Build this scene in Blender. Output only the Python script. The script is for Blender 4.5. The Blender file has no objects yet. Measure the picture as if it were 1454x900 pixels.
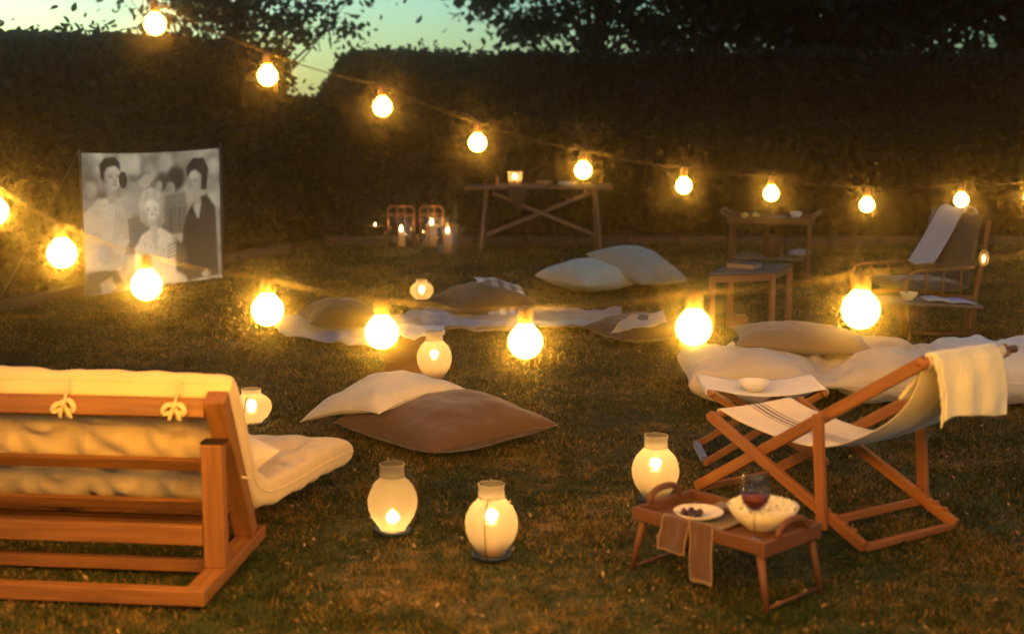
import bpy, math, random
import numpy as np
from mathutils import Vector, Matrix, noise
HAZE = .0062
random.seed(7); rng = np.random.default_rng(7)
R = math.radians
scene = bpy.context.scene
COL = scene.collection

# ------------------------------------------------------------------ camera
CAM_Z = 1.9; FPX = 2019.0; PITCH = math.atan(325 / FPX)
cd = bpy.data.cameras.new('camera'); cam = bpy.data.objects.new('camera', cd); COL.objects.link(cam)
cam.location = (0, 0, CAM_Z); cam.rotation_euler = (R(90) - PITCH, 0, 0)
cd.sensor_width = 36; cd.lens = 36 * FPX / 1454; cd.clip_end = 2000
cd.dof.use_dof = True; cd.dof.focus_distance = 8.3; cd.dof.aperture_fstop = 1.6; cd.dof.aperture_blades = 0
scene.camera = cam

def ray(px, py):
    u = (px - 727) / FPX; v = (450 - py) / FPX
    return u, math.cos(PITCH) + v * math.sin(PITCH), -math.sin(PITCH) + v * math.cos(PITCH)
def G(px, py, z=0.0):
    dx, dy, dz = ray(px, py); t = (z - CAM_Z) / dz
    return Vector((t * dx, t * dy, z))
def Y(px, py, y):
    dx, dy, dz = ray(px, py); t = y / dy
    return Vector((t * dx, y, CAM_Z + t * dz))

# ------------------------------------------------------------------ scene helpers
def tag(o, label=None, cat=None, group=None, kind=None):
    if label: o['label'] = label
    if cat: o['category'] = cat
    if group: o['group'] = group
    if kind: o['kind'] = kind
    return o
def thing(name, label, cat, loc=(0, 0, 0), group=None, rz=0):
    o = bpy.data.objects.new(name, None); COL.objects.link(o)
    o.location = loc; o.rotation_euler = (0, 0, rz); o.empty_display_size = .1
    return tag(o, label, cat, group)
def copy_tree(o, parent=None):
    c = o.copy(); COL.objects.link(c); c.parent = parent
    for ch in [x for x in bpy.data.objects if x.parent == o]:
        copy_tree(ch, c)
    return c
def rootloc(o):
    v = Vector((0, 0, 0))
    while o is not None:
        v += o.location; o = o.parent
    return v

class MB:
    """collects shapes and links them as one mesh object"""
    def __init__(s): s.v = []; s.f = []; s.g = []; s.m = []
    def add(s, vs, fs, gs=None, mi=0):
        n = len(s.v); s.v += [tuple(v) for v in vs]
        s.f += [tuple(i + n for i in f) for f in fs]
        s.g += [tuple(g) for g in (gs if gs is not None else vs)]
        s.m += [mi] * len(fs) if isinstance(mi, int) else mi
        return s
    def beam(s, a, b, w, h, up=(0, 0, 1)):
        """bar from a to b; w across, h along up"""
        a = Vector(a); b = Vector(b); d = (b - a).normalized(); L = (b - a).length
        up = Vector(up); x = d.cross(up)
        if x.length < 1e-4: x = d.cross(Vector((0, 1, 0)))
        x.normalize(); z = x.cross(d).normalized()
        o = Vector((random.random() * 9, random.random() * 9, random.random() * 9))
        vs = []; gs = []
        for t, p in ((0, a), (L, b)):
            for i, j in ((-1, -1), (1, -1), (1, 1), (-1, 1)):
                vs.append(p + x * (w / 2 * i) + z * (h / 2 * j)); gs.append(o + Vector((t, w / 2 * i, h / 2 * j)))
        return s.add(vs, [(0, 1, 2, 3), (7, 6, 5, 4), (0, 4, 5, 1), (1, 5, 6, 2), (2, 6, 7, 3), (3, 7, 4, 0)], gs)
    def box(s, c, size, rz=0):
        c = Vector(c); hx = size[0] / 2
        d = Vector((math.cos(rz), math.sin(rz), 0)) * hx
        return s.beam(c - d, c + d, size[1], size[2])
    def tube(s, pts, r, n=8, caps=True):
        pts = [Vector(p) for p in pts]; rr = r if isinstance(r, (list, tuple)) else [r] * len(pts)
        vs = []; fs = []; gs = []; L = 0; ox = None
        for i, p in enumerate(pts):
            d = (pts[min(i + 1, len(pts) - 1)] - pts[max(i - 1, 0)]).normalized()
            if ox is None:
                ox = d.cross(Vector((0, 0, 1)))
                if ox.length < 1e-3: ox = d.cross(Vector((0, 1, 0)))
            ox = (ox - d * ox.dot(d)).normalized(); oy = d.cross(ox)
            if i: L += (p - pts[i - 1]).length
            for k in range(n):
                a = 2 * math.pi * k / n
                vs.append(p + (ox * math.cos(a) + oy * math.sin(a)) * rr[i]); gs.append((L, rr[i] * math.cos(a), rr[i] * math.sin(a)))
        for i in range(len(pts) - 1):
            for k in range(n):
                a = i * n + k; b = i * n + (k + 1) % n; fs.append((a, b, b + n, a + n))
        if caps: fs += [tuple(range(n))[::-1], tuple(range((len(pts) - 1) * n, len(pts) * n))]
        return s.add(vs, fs, gs)
    def lathe(s, prof, c=(0, 0, 0), n=28, mi=0, wob=0):
        c = Vector(c); vs = []; fs = []
        for i, (r, z) in enumerate(prof):
            for k in range(n):
                a = 2 * math.pi * k / n; q = r * (1 + wob * math.sin(3 * a + 1) * .5 + wob * math.sin(7 * a) * .4)
                vs.append(c + Vector((q * math.cos(a), q * math.sin(a), z)))
        for i in range(len(prof) - 1):
            for k in range(n):
                a = i * n + k; b = i * n + (k + 1) % n; fs.append((a, b, b + n, a + n))
        return s.add(vs, fs, None, mi)
    def grid(s, nx, ny, fn, mi=None, closed=False):
        vs = [fn(i / nx, j / ny) for j in range(ny + 1) for i in range(nx + 1)]; fs = []; ms = []
        for j in range(ny):
            for i in range(nx):
                a = j * (nx + 1) + i; fs.append((a, a + 1, a + nx + 2, a + nx + 1)); ms.append(mi(i, j) if mi else 0)
        return s.add(vs, fs, None, ms)
    def build(s, name, mat, parent=None, smooth=False, bevel=0, local=False, solid=0, sub=0):
        me = bpy.data.meshes.new(name)
        off = Vector((0, 0, 0)) if local or parent is None else rootloc(parent)
        me.from_pydata([(v[0] - off.x, v[1] - off.y, v[2] - off.z) for v in s.v], [], s.f)
        at = me.attributes.new('grain', 'FLOAT_VECTOR', 'POINT')
        at.data.foreach_set('vector', np.array(s.g, dtype=np.float32).ravel())
        for m in (mat if isinstance(mat, (list, tuple)) else [mat]): me.materials.append(m)
        me.polygons.foreach_set('material_index', s.m)
        if smooth: me.polygons.foreach_set('use_smooth', [True] * len(me.polygons))
        me.update()
        o = bpy.data.objects.new(name, me); COL.objects.link(o); o.parent = parent
        if solid:
            md = o.modifiers.new('solid', 'SOLIDIFY'); md.thickness = solid; md.offset = 0
        if bevel:
            md = o.modifiers.new('bevel', 'BEVEL'); md.width = bevel; md.segments = 2; md.limit_method = 'ANGLE'
        if sub:
            md = o.modifiers.new('sub', 'SUBSURF'); md.levels = sub; md.render_levels = sub
        return o

# ------------------------------------------------------------------ materials
def newmat(name):
    m = bpy.data.materials.new(name); m.use_nodes = True; nt = m.node_tree; nt.nodes.clear()
    out = nt.nodes.new('ShaderNodeOutputMaterial')
    return m, nt, out
def node(nt, t, **kw):
    n = nt.nodes.new(t)
    for k, v in kw.items():
        if k.startswith('i_'): n.inputs[k[2:].replace('_', ' ')].default_value = v
        else: setattr(n, k, v)
    return n
def ramp(nt, stops):
    r = nt.nodes.new('ShaderNodeValToRGB'); e = r.color_ramp.elements
    while len(e) < len(stops): e.new(.5)
    for q, (p, c) in zip(e, stops): q.position = p; q.color = (*c, 1)
    return r
def wood(name, dark, light, rough=.62):
    m, nt, out = newmat(name); L = nt.links.new
    at = node(nt, 'ShaderNodeAttribute', attribute_name='grain')
    mp = node(nt, 'ShaderNodeMapping'); mp.inputs['Scale'].default_value = (2.2, 42, 42)
    n1 = node(nt, 'ShaderNodeTexNoise', i_Scale=1.0, i_Detail=5.0, i_Distortion=.6)
    n2 = node(nt, 'ShaderNodeTexNoise', i_Scale=3.0, i_Detail=3.0)
    rp = ramp(nt, [(.2, dark), (.8, light)])
    mix = node(nt, 'ShaderNodeMix', data_type='RGBA', blend_type='MULTIPLY'); mix.inputs['Factor'].default_value = .5
    rp2 = ramp(nt, [(.3, (.62, .56, .52)), (.7, (1, 1, 1))])
    b = node(nt, 'ShaderNodeBsdfPrincipled', i_Roughness=rough)
    bp = node(nt, 'ShaderNodeBump', i_Strength=.25, i_Distance=.003)
    L(at.outputs['Vector'], mp.inputs[0]); L(mp.outputs[0], n1.inputs['Vector']); L(at.outputs['Vector'], n2.inputs['Vector'])
    L(n1.outputs[0], rp.inputs[0]); L(n2.outputs[0], rp2.inputs[0])
    L(rp.outputs[0], mix.inputs['A']); L(rp2.outputs[0], mix.inputs['B']); L(mix.outputs['Result'], b.inputs['Base Color'])
    L(n1.outputs[0], bp.inputs['Height']); L(bp.outputs[0], b.inputs['Normal']); L(b.outputs[0], out.inputs[0])
    return m
def fabric(name, col, var=.85, weave=260, bump=.35, sheen=.3, wr=9.0, wrs=.5):
    m, nt, out = newmat(name); L = nt.links.new
    tc = node(nt, 'ShaderNodeTexCoord')
    n1 = node(nt, 'ShaderNodeTexNoise', i_Scale=5.0, i_Detail=4.0)
    n2 = node(nt, 'ShaderNodeTexNoise', i_Scale=float(weave), i_Detail=1.0)
    n3 = node(nt, 'ShaderNodeTexNoise', i_Scale=wr, i_Detail=4.0, i_Distortion=1.2)
    rp = ramp(nt, [(.3, tuple(c * var for c in col)), (.7, col)])
    b = node(nt, 'ShaderNodeBsdfPrincipled', i_Roughness=.9)
    b.inputs['Sheen Weight'].default_value = sheen; b.inputs['Specular IOR Level'].default_value = .2
    b1 = node(nt, 'ShaderNodeBump', i_Strength=bump, i_Distance=.002)
    b2 = node(nt, 'ShaderNodeBump', i_Strength=wrs, i_Distance=.02)
    for n in (n1, n2, n3): L(tc.outputs['Object'], n.inputs['Vector'])
    L(n1.outputs[0], rp.inputs[0]); L(rp.outputs[0], b.inputs['Base Color'])
    L(n3.outputs[0], b2.inputs['Height']); L(b2.outputs[0], b1.inputs['Normal']); L(n2.outputs[0], b1.inputs['Height'])
    L(b1.outputs[0], b.inputs['Normal']); L(b.outputs[0], out.inputs[0])
    return m
def plain(name, col, rough=.5, metal=0, spec=.5):
    m, nt, out = newmat(name); L = nt.links.new
    tc = node(nt, 'ShaderNodeTexCoord'); n = node(nt, 'ShaderNodeTexNoise', i_Scale=22.0, i_Detail=3.0)
    rp = ramp(nt, [(.3, tuple(c * .82 for c in col)), (.7, col)])
    b = node(nt, 'ShaderNodeBsdfPrincipled', i_Roughness=rough, i_Metallic=metal); b.inputs['Specular IOR Level'].default_value = spec
    L(tc.outputs['Object'], n.inputs['Vector']); L(n.outputs[0], rp.inputs[0]); L(rp.outputs[0], b.inputs['Base Color']); L(b.outputs[0], out.inputs[0])
    return m
def emit(name, col, strength):
    m, nt, out = newmat(name); e = node(nt, 'ShaderNodeEmission', i_Strength=strength); e.inputs[0].default_value = (*col, 1)
    nt.links.new(e.outputs[0], out.inputs[0]); return m
def clear_glass(name, tint=(1, 1, 1), gl=.12):
    m, nt, out = newmat(name); L = nt.links.new
    t = node(nt, 'ShaderNodeBsdfTransparent'); t.inputs[0].default_value = (*tint, 1)
    g = node(nt, 'ShaderNodeBsdfGlossy', i_Roughness=.06)
    lw = node(nt, 'ShaderNodeLayerWeight', i_Blend=.35)
    mp = node(nt, 'ShaderNodeMath', operation='MULTIPLY_ADD'); mp.inputs[1].default_value = .7; mp.inputs[2].default_value = gl * .4
    mx = node(nt, 'ShaderNodeMixShader')
    L(lw.outputs['Facing'], mp.inputs[0]); L(mp.outputs[0], mx.inputs[0]); L(t.outputs[0], mx.inputs[1]); L(g.outputs[0], mx.inputs[2]); L(mx.outputs[0], out.inputs[0])
    return m
def frosted(name):
    m, nt, out = newmat(name); L = nt.links.new
    tr = node(nt, 'ShaderNodeBsdfTranslucent'); tr.inputs[0].default_value = (.44, .38, .25, 1)
    rf = node(nt, 'ShaderNodeBsdfRefraction', i_Roughness=.36, i_IOR=1.3); rf.inputs[0].default_value = (.85, .75, .55, 1)
    tp = node(nt, 'ShaderNodeBsdfTransparent'); tp.inputs[0].default_value = (1, .97, .9, 1)
    df = node(nt, 'ShaderNodeBsdfDiffuse'); df.inputs[0].default_value = (.5, .42, .3, 1)
    m1 = node(nt, 'ShaderNodeMixShader'); m1.inputs[0].default_value = .45
    m2 = node(nt, 'ShaderNodeMixShader'); m2.inputs[0].default_value = .42
    m3 = node(nt, 'ShaderNodeMixShader'); m3.inputs[0].default_value = .08
    L(tr.outputs[0], m1.inputs[1]); L(rf.outputs[0], m1.inputs[2]); L(m1.outputs[0], m2.inputs[1]); L(tp.outputs[0], m2.inputs[2])
    L(m2.outputs[0], m3.inputs[1]); L(df.outputs[0], m3.inputs[2]); L(m3.outputs[0], out.inputs[0])
    return m

M_SOFA = wood('sofa_wood', (.14, .052, .009), (.35, .140, .022))
M_CHAIR = wood('chair_wood', (.19, .066, .011), (.38, .140, .024))
M_TRAY = wood('tray_wood', (.085, .030, .008), (.165, .060, .016))
M_OLD = wood('table_wood', (.13, .072, .04), (.23, .135, .075), .6)
M_GREYW = wood('weathered_wood', (.13, .10, .08), (.24, .19, .15), .7)
M_ORANGE = wood('side_table_wood', (.28, .12, .035), (.42, .20, .07))
M_CREAM = fabric('cream_cotton', (.76, .65, .42), wr=7.0)
M_FUTON = fabric('futon_canvas', (.76, .57, .27), wr=6.0, wrs=.35)
M_WHITE = fabric('white_cotton', (.76, .71, .58))
M_MATT = fabric('mattress_cotton', (.68, .57, .38), wr=6.0, wrs=.7)
M_BROWN = fabric('brown_linen', (.115, .052, .024), wr=5.0)
M_DBROWN = fabric('dark_brown_linen', (.065, .036, .02), wr=5.0)
M_TAN = fabric('tan_linen', (.27, .18, .09), wr=5.0)
M_BEIGE = fabric('beige_linen', (.52, .42, .26))
M_CANVAS = fabric('canvas', (.74, .64, .44), wr=4.0, wrs=.2, weave=420)
M_STRIPE = fabric('canvas_stripe', (.035, .03, .03), wr=4.0, wrs=.2)
M_THROW = fabric('throw_wool', (.88, .80, .48), weave=170, bump=.9, wr=14.0)
M_BLANK = fabric('grey_blanket', (.36, .35, .34), weave=150, wr=5.0, wrs=.8)
M_BLANK2 = fabric('beige_blanket', (.36, .27, .19), weave=150, wr=5.0, wrs=.8)
M_NAP = fabric('brown_napkin', (.105, .052, .032), wr=8.0)
M_NAPE = fabric('napkin_edge', (.30, .19, .10), wr=8.0)
M_GREY = fabric('grey_upholstery', (.055, .055, .06), wr=4.0)
M_BLUEC = fabric('blue_canvas', (.06, .14, .34), wr=4.0)
M_BASE = plain('lantern_base_enamel', (.018, .03, .055), .4, .3)
M_WIRE = plain('dark_wire', (.03, .022, .016), .5, .6)
M_GREYTHROW = fabric('dim_white_throw', (.50, .48, .45))
M_WAX = plain('candle_wax', (.8, .68, .48), .5)
M_CABLE = plain('cable_rubber', (.03, .018, .010), .7)
M_SOCK = plain('bulb_socket', (.10, .055, .02), .55, .2)
M_CERAM = plain('glazed_ceramic', (.72, .64, .48), .3)
M_CERAM2 = plain('pale_ceramic', (.78, .74, .64), .3)
M_POP = plain('popcorn', (.85, .78, .52), .9)
M_FRUIT = plain('dark_berries', (.035, .012, .012), .35)
M_WINE = plain('red_wine', (.16, .012, .015), .08)
M_IRON = plain('blackened_metal', (.05, .035, .025), .4, .8)
M_COPPER = plain('copper_frame', (.38, .16, .07), .3, .9)
M_POLE = plain('pole_metal', (.12, .09, .07), .5, .4)
M_ROPE = plain('guy_rope_fibre', (.13, .10, .075), .9)
M_GLASS = clear_glass('clear_glass', gl=.4)
M_HGLASS = clear_glass('candle_glass', gl=.05)
M_FROST = frosted('frosted_glass')
M_LEMON = plain('lemon_peel', (.55, .45, .10), .5)
M_KERB = plain('edging_stone', (.075, .05, .038), .95)
M_SOIL = plain('hedge_bed_soil', (.045, .03, .02), .95)
M_BULB = emit('bulb_glass_lit', (1.0, .44, .033), 720.0); M_BULB2 = emit('bulb_glass_dimmer', (1.0, .43, .033), 185.0)
M_FLAME = emit('flame', (1.0, .55, .16), 60.0)
M_CANDLE = None

# candle wax that lets the flame's light through
def wax_mat():
    m, nt, out = newmat('glowing_wax'); L = nt.links.new
    d = node(nt, 'ShaderNodeBsdfDiffuse'); d.inputs[0].default_value = (.8, .62, .4, 1)
    t = node(nt, 'ShaderNodeBsdfTranslucent'); t.inputs[0].default_value = (.9, .6, .3, 1)
    mx = node(nt, 'ShaderNodeMixShader'); mx.inputs[0].default_value = .6
    L(d.outputs[0], mx.inputs[1]); L(t.outputs[0], mx.inputs[2]); L(mx.outputs[0], out.inputs[0]); return m
M_CANDLE = wax_mat()

# ------------------------------------------------------------------ world and sun
w = bpy.data.worlds.new('World'); scene.world = w; w.use_nodes = True; nt = w.node_tree; nt.nodes.clear()
SUN_EL = R(6.0); SUN_ROT = R(-42)
sky = nt.nodes.new('ShaderNodeTexSky'); sky.sky_type = 'NISHITA'; sky.sun_disc = False
sky.sun_elevation = SUN_EL; sky.sun_rotation = SUN_ROT; sky.air_density = 1.0; sky.dust_density = 1.0; sky.ozone_density = 2.0
mx = node(nt, 'ShaderNodeMix', data_type='RGBA', blend_type='MULTIPLY'); mx.inputs['Factor'].default_value = 1; mx.inputs['B'].default_value = (.64, 1.18, 1.52, 1)
bg = nt.nodes.new('ShaderNodeBackground'); bg.inputs[1].default_value = .15
wo = nt.nodes.new('ShaderNodeOutputWorld')
nt.links.new(sky.outputs[0], mx.inputs['A']); nt.links.new(mx.outputs['Result'], bg.inputs[0]); nt.links.new(bg.outputs[0], wo.inputs[0])
sl = bpy.data.lights.new('sun', 'SUN'); sl.energy = .02; sl.angle = R(20); sl.color = (1, .8, .65)
so = bpy.data.objects.new('sun', sl); COL.objects.link(so)
so.rotation_euler = (R(84), 0, math.pi + R(42))

def point(parent, loc, power, rad=.015, col=(1, .56, .19), name='flame_light'):
    l = bpy.data.lights.new(name, 'POINT'); l.energy = power; l.shadow_soft_size = rad; l.color = col
    o = bpy.data.objects.new(name, l); COL.objects.link(o); o.parent = parent; o.location = loc; return o

# ------------------------------------------------------------------ lawn, kerb, bed
def numesh(name, V, F3=None, F4=None, mat=None, smooth=False, attr=None):
    me = bpy.data.meshes.new(name); F = F3 if F3 is not None else F4; k = F.shape[1]
    me.vertices.add(len(V)); me.vertices.foreach_set('co', V.astype(np.float32).ravel())
    me.loops.add(F.size); me.loops.foreach_set('vertex_index', F.astype(np.int32).ravel())
    me.polygons.add(len(F)); me.polygons.foreach_set('loop_start', np.arange(0, F.size, k, dtype=np.int32))
    me.polygons.foreach_set('loop_total', np.full(len(F), k, dtype=np.int32))
    if attr is not None:
        a = me.attributes.new('rnd', 'FLOAT', 'POINT'); a.data.foreach_set('value', attr.astype(np.float32))
    me.update(calc_edges=True); me.validate()
    if mat: me.materials.append(mat)
    return me

def lawn_mat(name, blades):
    m, nt, out = newmat(name); L = nt.links.new
    tc = node(nt, 'ShaderNodeTexCoord')
    a = node(nt, 'ShaderNodeTexNoise', i_Scale=1.3, i_Detail=4.0, i_Roughness=.6)
    b = node(nt, 'ShaderNodeTexNoise', i_Scale=9.0, i_Detail=5.0, i_Roughness=.7)
    ma = node(nt, 'ShaderNodeMath', operation='MULTIPLY_ADD'); ma.inputs[1].default_value = .55
    mb = node(nt, 'ShaderNodeMath', operation='MULTIPLY'); mb.inputs[1].default_value = .45
    rp = ramp(nt, [(.37, (.010, .022, .003)), (.47, (.030, .046, .007)), (.54, (.062, .058, .012)), (.64, (.25, .155, .038))])
    if blades:
        at = node(nt, 'ShaderNodeAttribute', attribute_name='rnd')
        mc = node(nt, 'ShaderNodeMath', operation='MULTIPLY_ADD'); mc.inputs[1].default_value = .32; mc.inputs[2].default_value = -.16
        ad = node(nt, 'ShaderNodeMath', operation='ADD'); L(at.outputs['Fac'], mc.inputs[0])
    L(tc.outputs['Object'], a.inputs['Vector']); L(tc.outputs['Object'], b.inputs['Vector'])
    L(b.outputs[0], mb.inputs[0]); L(a.outputs[0], ma.inputs[0]); L(mb.outputs[0], ma.inputs[2])
    if blades: L(ma.outputs[0], ad.inputs[0]); L(mc.outputs[0], ad.inputs[1]); L(ad.outputs[0], rp.inputs[0])
    else: L(ma.outputs[0], rp.inputs[0])
    p = node(nt, 'ShaderNodeBsdfPrincipled', i_Roughness=.75); p.inputs['Specular IOR Level'].default_value = .25
    L(rp.outputs[0], p.inputs['Base Color'])
    if blades:
        t = node(nt, 'ShaderNodeBsdfTranslucent'); L(rp.outputs[0], t.inputs[0])
        mx = node(nt, 'ShaderNodeMixShader'); mx.inputs[0].default_value = .25
        L(p.outputs[0], mx.inputs[1]); L(t.outputs[0], mx.inputs[2]); L(mx.outputs[0], out.inputs[0])
    else:
        bp = node(nt, 'ShaderNodeBump', i_Strength=.8, i_Distance=.03); n3 = node(nt, 'ShaderNodeTexNoise', i_Scale=60.0, i_Detail=4.0)
        L(tc.outputs['Object'], n3.inputs['Vector']); L(n3.outputs[0], bp.inputs['Height']); L(bp.outputs[0], p.inputs['Normal']); L(p.outputs[0], out.inputs[0])
    return m
M_LAWN = lawn_mat('lawn_soil_and_thatch', False); M_BLADE = lawn_mat('grass_blades', True)

def und(x, y): return .012 * np.sin(x * 1.7 + .6) * np.cos(y * 1.3) + .008 * np.sin(x * 4.1 + y * 3.3)
g = MB()
xs = np.concatenate([[-40, -25, -14], np.linspace(-7, 8, 76), [14, 25, 40]]); ys = np.concatenate([[-40, -20, -6], np.linspace(1, 21, 101), [30, 45]])
vs = [(x, y, float(und(x, y)) * (1 if (-7 <= x <= 8 and 1 <= y <= 21) else 0) - .004) for y in ys for x in xs]
nx = len(xs); fs = [(j * nx + i, j * nx + i + 1, (j + 1) * nx + i + 1, (j + 1) * nx + i) for j in range(len(ys) - 1) for i in range(nx - 1)]
g.add(vs, fs); tag(g.build('lawn', M_LAWN, smooth=True), kind='structure')

def grass(N):
    # ground points weighted towards the camera, clumped
    yy = 3.2 * (18.6 / 3.2) ** (rng.random(N) ** .92); xx = (rng.random(N) - .5) * (yy * .86 + 1.6)
    xx += .1 * yy * 0
    k = rng.random(N)
    cl = np.sin(xx * 13 + np.sin(yy * 9) * 2) * np.sin(yy * 11 + np.sin(xx * 7) * 2)
    keep = k < .62 + .38 * cl; xx, yy = xx[keep], yy[keep]
    # not under the hedges
    hd = (xx + 4.44) * .936 - (yy - 12.19) * .351
    keep = (hd > .1) & (yy < 17.45); xx, yy = xx[keep], yy[keep]; n = len(xx)
    cp_ = .5 + .5 * np.sin(xx * 5.1 + 2 * np.sin(yy * 3.7)) * np.sin(yy * 4.3 + 2 * np.sin(xx * 2.9))
    h = (.008 + .017 * rng.random(n) ** 1.7) * (.6 + .7 * cp_) * (1 + .04 * yy); a = rng.random(n) * 6.283; wd = (.0020 + .0020 * rng.random(n)) * (.55 + .15 * yy)
    la = rng.random(n) * 6.283; ln = h * (.3 + .9 * rng.random(n)); z = und(xx, yy) - .006
    V = np.empty((n, 3, 3))
    V[:, 0] = np.stack([xx - np.cos(a) * wd, yy - np.sin(a) * wd, z], 1)
    V[:, 1] = np.stack([xx + np.cos(a) * wd, yy + np.sin(a) * wd, z], 1)
    V[:, 2] = np.stack([xx + np.cos(la) * ln, yy + np.sin(la) * ln, z + h], 1)
    F = np.arange(n * 3).reshape(n, 3); rr = np.repeat(rng.random(n), 3)
    me = numesh('grass', V.reshape(-1, 3), F3=F, mat=M_BLADE, attr=rr)
    o = bpy.data.objects.new('grass', me); COL.objects.link(o)
    tag(o, 'short mown lawn grass, green with dry brown patches', 'grass', kind='stuff')
grass(900000)

def litter(n):
    y = 4.6 * (16.5 / 4.6) ** rng.random(n); x = (rng.random(n) - .5) * y * .8; s_ = .010 * (.6 + rng.random(n)); a = rng.random(n) * 6.283; t_ = rng.normal(size=n) * .006
    z = und(x, y) + .014; c_, d_ = np.cos(a) * s_, np.sin(a) * s_; V = np.empty((n, 4, 3))
    V[:, 0] = np.stack([x - c_, y - d_, z - t_], 1); V[:, 1] = np.stack([x + d_ * .5, y - c_ * .5, z + .003], 1); V[:, 2] = np.stack([x + c_, y + d_, z + t_], 1); V[:, 3] = np.stack([x - d_ * .5, y + c_ * .5, z + .003], 1)
    me = numesh('fallen_leaves', V.reshape(-1, 3), F4=np.arange(n * 4).reshape(n, 4), mat=plain('dry_leaf', (.34, .22, .09), .7)); o = bpy.data.objects.new('fallen_leaves', me); COL.objects.link(o)
    tag(o, 'tiny dry leaves scattered over the lawn', 'leaves', kind='stuff')
litter(900)

def struct(name, mb, mat, **k): return tag(mb.build(name, mat, **k), kind='structure')
# low stone edging in front of both hedges
kd = Vector((.351, .936, 0)); kn = Vector((.936, -.351, 0)); k0 = Vector((-4.44, 12.19, 0))
kb = MB()
for i in range(22):
    a = k0 + kd * (i * .62 - 8) + kn * .02; a.z = .03; b = a + kd * .6
    if b.y < 17.4: kb.beam(a, b, .10 + .01 * random.random(), .10 + .015 * random.random())
for i in range(20):
    a = Vector((-2.3 + i * .62, 17.46, .035)); kb.beam(a, a + Vector((.6, 0, 0)), .10, .11 + .015 * random.random())
struct('edging_stones', kb, M_KERB, bevel=.012)
sb = MB()
a = k0 + kd * -9 - kn * .1; b = k0 + kd * 6.2 - kn * .1
sb.beam(Vector((a.x, a.y, .018)), Vector((b.x, b.y, .018)), .14, .02)
sb.beam((-2.2, 17.62, .018), (11, 17.62, .018), .2, .02)
struct('soil_bed', sb, M_SOIL)

# ------------------------------------------------------------------ foliage
def leaf_mat(name, c0, c1, tr=.3):
    m, nt, out = newmat(name); L = nt.links.new
    at = node(nt, 'ShaderNodeAttribute', attribute_name='rnd'); rp = ramp(nt, [(0, c0), (1, c1)])
    p = node(nt, 'ShaderNodeBsdfPrincipled', i_Roughness=.6); p.inputs['Specular IOR Level'].default_value = .3
    t = node(nt, 'ShaderNodeBsdfTranslucent'); mx = node(nt, 'ShaderNodeMixShader'); mx.inputs[0].default_value = tr
    L(at.outputs['Fac'], rp.inputs[0]); L(rp.outputs[0], p.inputs[0]); L(rp.outputs[0], t.inputs[0])
    L(p.outputs[0], mx.inputs[1]); L(t.outputs[0], mx.inputs[2]); L(mx.outputs[0], out.inputs[0]); return m
M_HEDGE = leaf_mat('hedge_leaves', (.010, .011, .005), (.040, .036, .016))
M_HCORE = plain('hedge_inner_twigs', (.02, .018, .010), .95)
M_LEAF = leaf_mat('tree_leaves', (.010, .016, .007), (.028, .038, .015))
M_LEAF2 = leaf_mat('round_tree_leaves', (.012, .018, .008), (.035, .045, .018))
M_BARK = wood('bark', (.03, .022, .016), (.07, .05, .035), .9)

def leaves(name, P, size, mat, parent, flat=None):
    n = len(P); s = size * (.6 + .8 * rng.random(n)); rnd = rng.random(n)
    a = rng.normal(size=(n, 3)); a /= np.linalg.norm(a, axis=1)[:, None]
    b = rng.normal(size=(n, 3)); b -= (a * b).sum(1)[:, None] * a; b /= np.linalg.norm(b, axis=1)[:, None]
    c = np.cross(a, b) * .18
    V = np.empty((n, 6, 3)); S = s[:, None]
    V[:, 0] = P - a * S; V[:, 1] = P - a * S * .35 + b * S * .5 + c * S; V[:, 2] = P + a * S * .4 + b * S * .42 + c * S
    V[:, 3] = P + a * S * 1.05; V[:, 4] = P + a * S * .4 - b * S * .42 + c * S; V[:, 5] = P - a * S * .35 - b * S * .5 + c * S
    V = V.reshape(-1, 3); base = np.arange(n)[:, None] * 6
    F = np.concatenate([base + np.array([0, 1, 2, 3]), base + np.array([0, 3, 4, 5])])
    off = np.array(rootloc(parent)) if parent else 0
    me = numesh(name, V - off, F4=F, mat=mat, attr=np.repeat(rnd, 6))
    o = bpy.data.objects.new(name, me); COL.objects.link(o); o.parent = parent; return o

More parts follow.
